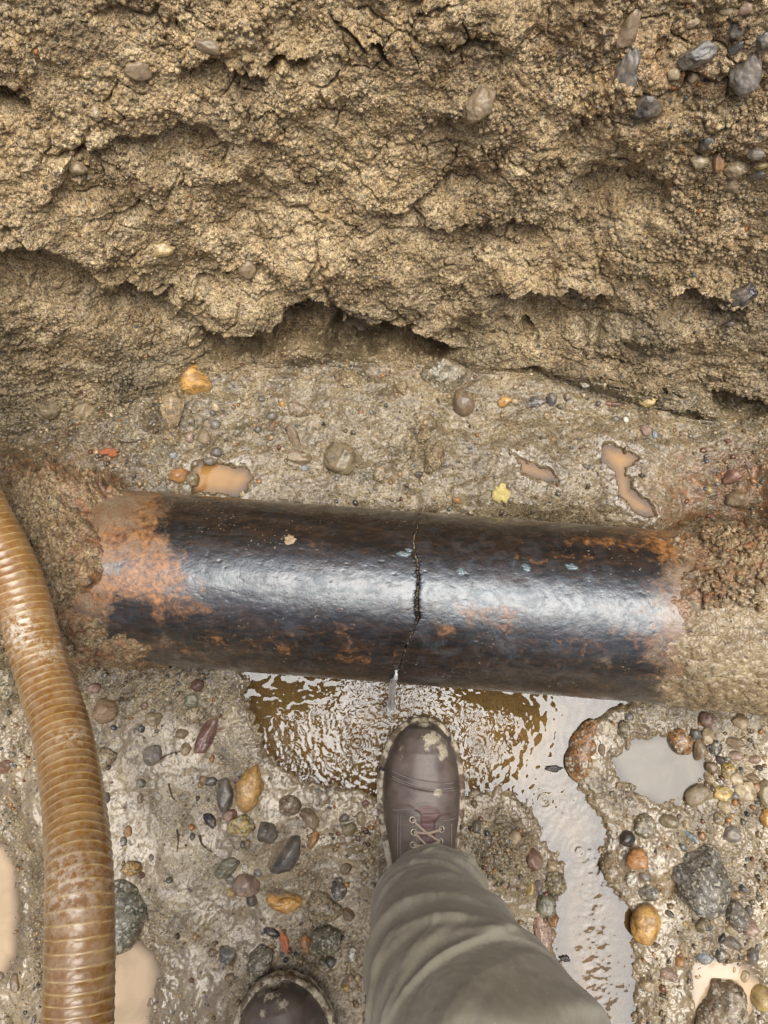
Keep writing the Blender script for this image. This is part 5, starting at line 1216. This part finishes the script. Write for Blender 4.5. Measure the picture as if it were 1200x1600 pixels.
 (1045, 1425, 18, 10, 30, A_K, 'smooth', 'slate', .0, .3, 'dark sliver right of the egg shaped cobble'),
 (1068, 1440, 8, 10, 0, A_K, 'smooth', 'yellow', 0, .3, 'tiny yellow chip left of the olive pointed pebble'),
 (1071, 1480, 16, 26, -8, B, 'smooth', 'tan', .1, .3, 'upright tan brown stone above the silty ring puddle'),
 (1063, 1501, 15, 18, 0, B, 'smooth', 'orange', .05, .3, 'orange brown pebble left of the blue white pebble'),
 (1097, 1496, 30, 20, 4, B, 'smooth', 'blue', .0, .22, 'blue and white shiny pebble at the top of the ring puddle'),
 (1127, 1488, 18, 27, 0, B, 'speck', 'slate', .05, .25, 'dark blue grey pebble right of the blue white pebble'),
 (1076, 1520, 12, 16, 0, A_K, 'smooth', 'green', .1, .3, 'small green grey stone at the left of the ring puddle'),
 (1141, 1471, 30, 20, 20, A_K, 'smooth', 'grey', .35, .35, 'grey leaning slab above the dark blue grey pebble'),
 (1177, 1492, 22, 30, 30, A_K, 'smooth', 'slate', .2, .3, 'dark leaning stone at the right edge above the lowest boulder'),
 (1162, 1520, 18, 22, 0, B, 'smooth', 'tan', .15, .3, 'tan pebble in the ring puddle right side'),
 (1147, 1514, 11, 14, 0, B, 'smooth', 'tan', .0, .3, 'small pale tan pebble inside the ring puddle'),
 (1126, 1568, 96, 116, 4, 'boulder', 'speck', 'brown', .3, .28, 'large brown pink boulder ringed by silty water at the lower right'),
 (1190, 1559, 34, 40, 0, 'smooth', 'smooth', 'yellow', .05, .25, 'cream yellow cobble at the lower right edge'),
 (1040, 1522, 30, 20, 30, A_K, 'smooth', 'pink', .2, .35, 'pinkish tan wedge in the gravel left of the ring puddle'),
 (1010, 1536, 30, 20, 0, 'chunk', 'smooth', 'tan', .3, .4, 'crumbly tan lump in the gravel right of the stream'),
 (1146, 1398, 20, 12, 0, B, 'smooth', 'tan', .2, .35, 'tan pebble at the right corner of the big grey rock'),
 # left stream bank
 (870, 1376, 40, 38, -6, B, 'speck', 'olive', .05, .28, 'olive round stone at the left stream bank by the knee'),
 (855, 1414, 34, 38, -12, B, 'band', 'green', .05, .28, 'grey green banded stone below the olive round stone'),
 (831, 1389, 18, 22, 0, B, 'smooth', 'yellow', .1, .28, 'yellow pebble left of the olive round stone'),
 (842, 1384, 16, 18, 0, B, 'smooth', 'slate', .1, .3, 'dark pebble between yellow pebble and olive round stone'),
 (862, 1434, 22, 24, 0, B, 'smooth', 'orange', .0, .32, 'orange stone under the grey green banded stone'),
 (845, 1455, 28, 66, -10, B, 'band', 'pink', .05, .35, 'long pinkish tan stone against the trouser leg'),
 (862, 1462, 16, 18, 0, B, 'smooth', 'brown', .1, .3, 'brown pebble in the water below the orange stone'),
 (833, 1342, 32, 36, 10, A_K, 'smooth', 'red', .25, .38, 'dull red stone in the mud right of the trouser leg'),
 (860, 1350, 20, 20, 0, B, 'smooth', 'tan', .3, .35, 'muddy tan pebble right of the dull red stone'),
 (804, 1306, 20, 22, 0, B, 'smooth', 'tan', .35, .35, 'muddy tan pebble in the gravel island right of the front boot'),
 (745, 1290, 16, 20, 0, A_K, 'smooth', 'slate', .2, .35, 'dark chip beside the front boot laces'),
]
for t in T:
    cut = t[11] if len(t) > 11 else None
    stone(*t[:11], cut=cut)
print('stones', len(T), round(time.time() - T0, 1))

# clods of earth
def clod(px, py, w, h, label, emb=.3):
    p, n, D_ = ground(px, py); k = D_ / F; V, Fc = rockverts(5, int(px + py), 'chunk')
    r0 = V.copy(); o = float(px)
    q = np.array([mnoise.noise(Vector(v * 5 + o)) + .6 * mnoise.noise(Vector(v * 11 + o)) for v in V]); V = V * (1 + .11 * q[:, None])
    d = ray(px, py); nc_ = -d / np.linalg.norm(d); right = np.cross(UP, nc_); right /= np.linalg.norm(right); up = np.cross(nc_, right)
    c = .7 * min(w, h) * k / 2
    P = V[:, 0:1] * right * w * k / 2 + V[:, 1:2] * up * h * k / 2 + V[:, 2:3] * nc_ * c
    o_ = mesh_obj('clod', P, Fc, SOIL, attrs=dict(wet=np.full(len(V), .45))); o_.location = tuple(p + nc_ * c * (1 - 2 * emb)); tag(o_, label, 'clod of earth', 'clods of earth on the trench floor')
clod(676, 716, 38, 50, 'pale crumbly upright clod in the middle of the floor just behind the pipe')
clod(662, 680, 24, 22, 'small brown clod above the pale upright clod', .4)
clod(268, 680, 34, 26, 'dark wet clod stuck below the broken lump behind the pipe')
clod(625, 605, 26, 26, 'small clod at the bank foot left of the big olive rock')
clod(85, 855, 26, 22, 'yellowish clod on the crust at the left pipe end')
clod(540, 590, 50, 36, 'crumbled clod at the foot of the bank under the undercut', .4)

# ------------------------------------------------------------------ debris
def flake(name, px, py, w, h, mat, label, cat, th=.0012, on=None, seed=1, lobes=6, rot=0):
    if on is None: p, n, D_ = ground(px, py)
    else: p, n, D_ = on
    k = D_ / F; r = np.random.default_rng(seed); t = np.linspace(0, 2 * math.pi, 40, endpoint=False)
    rad = 1 + sum(r.uniform(.03, .20) / math.sqrt(q_ - 1) * np.sin(q_ * t + r.uniform(0, 6)) for q_ in range(2, 12))
    
    n = np.array(n, float); a = np.cross([0, 1.0, 0.1], n); a /= np.linalg.norm(a); b = np.cross(n, a); cr_, sr_ = math.cos(rot), math.sin(rot); a, b = a * cr_ + b * sr_, b * cr_ - a * sr_
    rings = []
    for q, z in ((1, -th), (1, 0), (.97, th * .6), (.6, th * 1.1), (.2, th * 1.0), (.01, th)):
        wv = .25 * th * np.sin(3 * t + q * 3)
        rings.append((q * rad * np.cos(t) * w * k / 2)[:, None] * a + (q * rad * np.sin(t) * h * k / 2)[:, None] * b + (z + wv * (z > 0) + th)[:, None] * n if False else (q * rad * np.cos(t) * w * k / 2)[:, None] * a + (q * rad * np.sin(t) * h * k / 2)[:, None] * b + (z + wv + th)[:, None] * n)
    o = mesh_obj(name, np.array(rings).reshape(-1, 3), gridfaces(6, 40, True), mat); o.location = tuple(p); return tag(o, label, cat)
YEL = simple('yellow_lichen', (.72, .60, .22), .8, (.50, .40, .16), 260, .7, .002)
LEAF = simple('dead_leaf', (.55, .42, .26), .7, (.30, .20, .11), 200, .5, .001)
WOOD = simple('orange_wood', (.50, .17, .07), .7, (.28, .09, .04), 120, .6, .001)
BLK = simple('black_leaf', (.02, .016, .014), .35, (.035, .025, .02), 120, .5, .001)
TWG = simple('brown_twig', (.10, .06, .035), .7, (.05, .03, .02), 200, .6, .001)
BRK = simple('orange_brick', (.52, .19, .09), .7, (.42, .14, .07), 100, .4, .001)
SIL = simple('blue_scale', (.26, .33, .35), .3, (.07, .10, .105), 90, .4, .001, coat=.6)
flake('lichen_flake', 781, 769, 26, 30, YEL, 'bright yellow flake lying on the mud just behind the pipe', 'flake', .002, None, 3, 7)
def onpipe(px, py):
    s_, th_, p_ = pipe_hit(px, py); n_ = (math.sin(th_) * pperp + math.cos(th_) * pup); return (p_, n_, float((p_ - CAM).dot(FWD)))
flake('leaf_fragment', 453, 844, 20, 15, LEAF, 'pale dried leaf scrap stuck on the left half of the pipe', 'leaf', .0009, onpipe(453, 844), 5, 5)
for i, (a, b, w, h, l) in enumerate([(630, 866, 22, 9, 'dark and white wet scale flake beside the crack'), (639, 860, 12, 6, 'thin pale chip on the edge of the crack'), (720, 893, 13, 14, 'small pale blue scale flake right of the crack'), (822, 887, 14, 12, 'blue scale flake on the upper right half of the pipe'), (893, 886, 18, 11, 'dark blue scale flake near the rusty end of the pipe')]):
    flake('scale_flake', a, b, w, h, SIL, l, 'flake', .0009, onpipe(a, b), 20 + i, 4)
flake('wood_chip', 168, 705, 26, 13, WOOD, 'orange red wood chip on the soil above the left pipe end', 'wood chip', .003, None, 9, 3)
flake('wood_chip', 178, 711, 12, 9, WOOD, 'smaller orange chip lying right against the red wood chip', 'wood chip', .003, None, 10, 3)
flake('brick_shard', 446, 1468, 13, 30, BRK, 'orange brick shard between the stones above the rear boot', 'brick shard', .003, None, 12, 3, .35)
flake('black_leaf', 883, 1498, 14, 10, BLK, 'small black leaf floating on the lower stream', 'leaf', .001, (at_z(883, 1498, .0015), (0, 0, 1), 1.12), 14, 3)
flake('black_leaf', 865, 1201, 30, 8, BLK, 'black elongated leaf scrap floating on the rippling water', 'leaf', .001, (at_z(865, 1201, .0015), (0, 0, 1), 1.2), 15, 4)
def twig(pts, r, label, lift=.001):
    P = []
    for a, b in pts: p, n, _ = ground(a, b, 2); P.append(p + n * (r + lift))
    P = smooth_path(P, 40); rr = r * (1 - .6 * np.linspace(0, 1, 40)) * (1 + .15 * np.sin(np.linspace(0, 40, 40)))
    v, f = tube(P, rr, 8); c = v.mean(0); o = mesh_obj('twig', v - c, f, TWG); o.location = tuple(c); tag(o, label, 'twig', 'twigs lying on the ground')
twig([(185, 690), (205, 689), (229, 687)], .0011, 'thin dark twig lying left of the blue grey pebble behind the pipe')
twig([(276, 1295), (279, 1310), (277, 1330)], .0012, 'short purple brown twig on the open mud left of the stones')
twig([(262, 1222), (270, 1240), (276, 1250)], .0012, 'curved brown rootlet on the mud below the flat grey tan stone')
twig([(245, 1188), (262, 1178), (282, 1172)], .0011, 'fine red brown rootlet left of the dark red slab')
twig([(308, 1306), (318, 1316), (328, 1330)], .0015, 'short red brown twig beside the small blue pebble')

# ------------------------------------------------------------------ gravel and crumbs nobody could count
def pick(nw_, weight, seed):
    r = np.random.default_rng(seed); ii = np.flatnonzero(((fpx > -40) & (fpx < 1240) & (fpy > -40) & (fpy < 1640)).ravel())
    k = r.integers(0, len(ii), nw_ * 6); ii = ii[k]; w = weight.ravel()[ii]; ii = ii[r.random(len(ii)) < w]; return ii[:nw_], r
flm = 1 - wm
gd = np.clip(fr_ * 1.1, 0, 1) * flm
gd = np.maximum(gd, flm * .7 * np.exp(-(((PX - 1130) / 110) ** 2 + ((PY - 1200) / 70) ** 2))); gd = np.maximum(gd, flm * .09)
for (a, b, rx, ry, k) in [(330, 1230, 60, 60, .3), (520, 1330, 70, 120, .5), (1120, 1460, 100, 110, .6), (830, 1390, 40, 60, .7), (370, 650, 90, 50, .22), (880, 615, 80, 22, .3), (200, 1080, 120, 40, .6), (930, 1420, 30, 160, .4)]:
    gd = np.maximum(gd, flm * k * np.exp(-(((PX - a) / rx) ** 2 + ((PY - b) / ry) ** 2)))
gd = gd * np.clip(.55 + 1.6 * fbm(X, Sc, .05, 3, 1001), .05, 1.3) * sstep(12, -8, dpale)
ii, r = pick(16000, np.clip(gd, 0, 1), 41)
sz = .0009 + .0050 * r.random(len(ii)) ** 4.0
tag(scatter('gravel', Vf[ii], NF[ii], sz, PAL[r.choice(12, len(ii), p=[.14, .12, .14, .10, .06, .05, .08, .05, .06, .06, .08, .06])] * r.uniform(.8, 1.2, (len(ii), 1)), GRAV, 2, sink=.3), 'fine mixed gravel and grit pressed into the wet mud of the trench floor', 'gravel', kind='stuff')
gw = (.07 + .9 * np.exp(-(((PX - 1110) / 150) ** 2 + ((PY - 190) / 190) ** 2)) + .5 * np.exp(-(((PX - 1010) / 60) ** 2 + ((PY - 320) / 40) ** 2))) * wm
ii, r = pick(9000, np.clip(gw, 0, 1), 42)
sz = .0009 + .0030 * r.random(len(ii)) ** 4.2
tag(scatter('gravel', Vf[ii], NF[ii], sz, PAL[r.choice(12, len(ii), p=[.18, .18, .06, .03, .06, .05, .15, .12, .07, .02, .06, .02])], GRAV, 2, wet=np.full(len(ii), .15), sink=.3), 'small pale and dark gravel scattered through the earth bank', 'gravel', kind='stuff')
gm = flm * (np.exp(-(((PX - 1140) / 70) ** 2 + ((PY - 1230) / 70) ** 2)) + .8 * np.exp(-(((PX - 1150) / 60) ** 2 + ((PY - 1460) / 60) ** 2)) + .6 * np.exp(-(((PX - 1000) / 60) ** 2 + ((PY - 1520) / 60) ** 2)) + .35 * np.exp(-(((PX - 520) / 60) ** 2 + ((PY - 1480) / 60) ** 2)) + .3 * np.exp(-(((PX - 240) / 120) ** 2 + ((PY - 1110) / 30) ** 2)) + .03) * sstep(14, -8, dpale) * sstep(14, -8, dmain)
ii, r = pick(620, np.clip(gm, 0, 1), 47)
sz = .0028 + .0050 * r.random(len(ii)) ** 1.8
tag(scatter('gravel', Vf[ii], NF[ii], sz, PAL[r.choice(12, len(ii), p=[.14, .13, .12, .06, .06, .06, .12, .09, .04, .03, .09, .06])] * r.uniform(.8, 1.2, (len(ii), 1)), GRAV, 3, kinds=('round', 'angular', 'boulder'), sink=.4), 'coarser tan and grey gravel packed around the stones on the right floor', 'gravel', kind='stuff')
# crumbs of soil
def crumbs(n, seed, lo, hi, pw, weight, label, wetv):
    ii, r = pick(n, weight, seed); sz = lo + (hi - lo) * r.random(len(ii)) ** pw
    temps = None
    o = scatter('soil_crumbs', Vf[ii], NF[ii], sz, np.ones((len(ii), 3)) * .3, SOIL, 1, kinds=('angular', 'chunk', 'round'), sink=.35, flat=(.6, 1))
    at_w = o.data.attributes['wet']; arr = np.repeat(wet.ravel()[ii] * wetv, len(o.data.vertices) // len(ii)).astype(np.float32); at_w.data.foreach_set('value', arr)
    return tag(o, label, 'soil crumbs', kind='stuff')
cw = wm * np.clip(.22 + 1.3 * fbm(X, Sc, .09, 3, 1010), .05, 1) * (1 - .85 * smoothm)
crumbs(26000, 51, .0012, .0058, 3.0, cw, 'loose sandy crumbs covering the earth bank', 1)
cf = flm * np.clip(fr_ - .3, 0, 1) * 1.2 * np.clip(.4 + 1.5 * fbm(X, Sc, .05, 3, 1011), .05, 1)
crumbs(5000, 52, .0010, .0040, 3.0, cf, 'wet earth crumbs heaped around the pipe ends and footprints', 1)

# ------------------------------------------------------------------ water spurting from the foot of the crack
GL = NT('clear_splashing_water'); GL.set(color=(.93, .93, .9), rough=.06, trans=.5, ior=1.33, spec=1.0)
sA, tA, pA = pipe_hit(619, 1046); nA = math.sin(tA) * pperp + math.cos(tA) * pup
pts = [pA + nA * .001, pA + nA * .006 + np.array([0, -.006, -.008]), pA + np.array([-.002, -.018, -.035]), at_z(612, 1098, .035), at_z(611, 1108, .012), at_z(610, 1113, -.004)]
pa = smooth_path(pts, 90); tt = np.linspace(0, 1, 90)
def strand(off, r0, r1, seed):
    P = pa + off[None, :] * tt[:, None] + np.stack([.0022 * np.sin(tt * 14 + seed), .0012 * np.cos(tt * 17 + seed), 0 * tt], 1) * tt[:, None]
    v, f = tube(P, (r0 + (r1 - r0) * tt) * (1 + .28 * np.sin(tt * 31 + seed) * tt + .18 * np.sin(tt * 67 + seed * 2)), 20); return v, f
parts = [strand(np.array([dx, dy, 0]), r0, r1, sd_) for dx, dy, r0, r1, sd_ in [(0, 0, .0018, .0042, 0), (-.006, -.002, .0012, .0026, 2), (.005, .001, .0010, .0022, 4), (-.003, -.006, .0010, .0024, 6), (.002, .004, .0009, .0018, 9), (-.011, -.001, .0008, .0013, 12)]]
v, f = merge(parts)
o = mesh_obj('water_jet', v - pA, f, GL.m); o.location = tuple(pA); tag(o, 'clear spurt of water running out of the foot of the pipe crack into the pool', 'water jet')
rr5 = np.random.default_rng(77); v0, f0 = ico(2)
k = 0
for (dx, dy, r) in [(-.018, -.010, .0016), (.016, -.008, .0013), (-.010, -.022, .0018), (.008, -.020, .0014), (-.027, -.003, .0011), (.026, -.016, .0012)]: pass
print('done', round(time.time() - T0, 1))
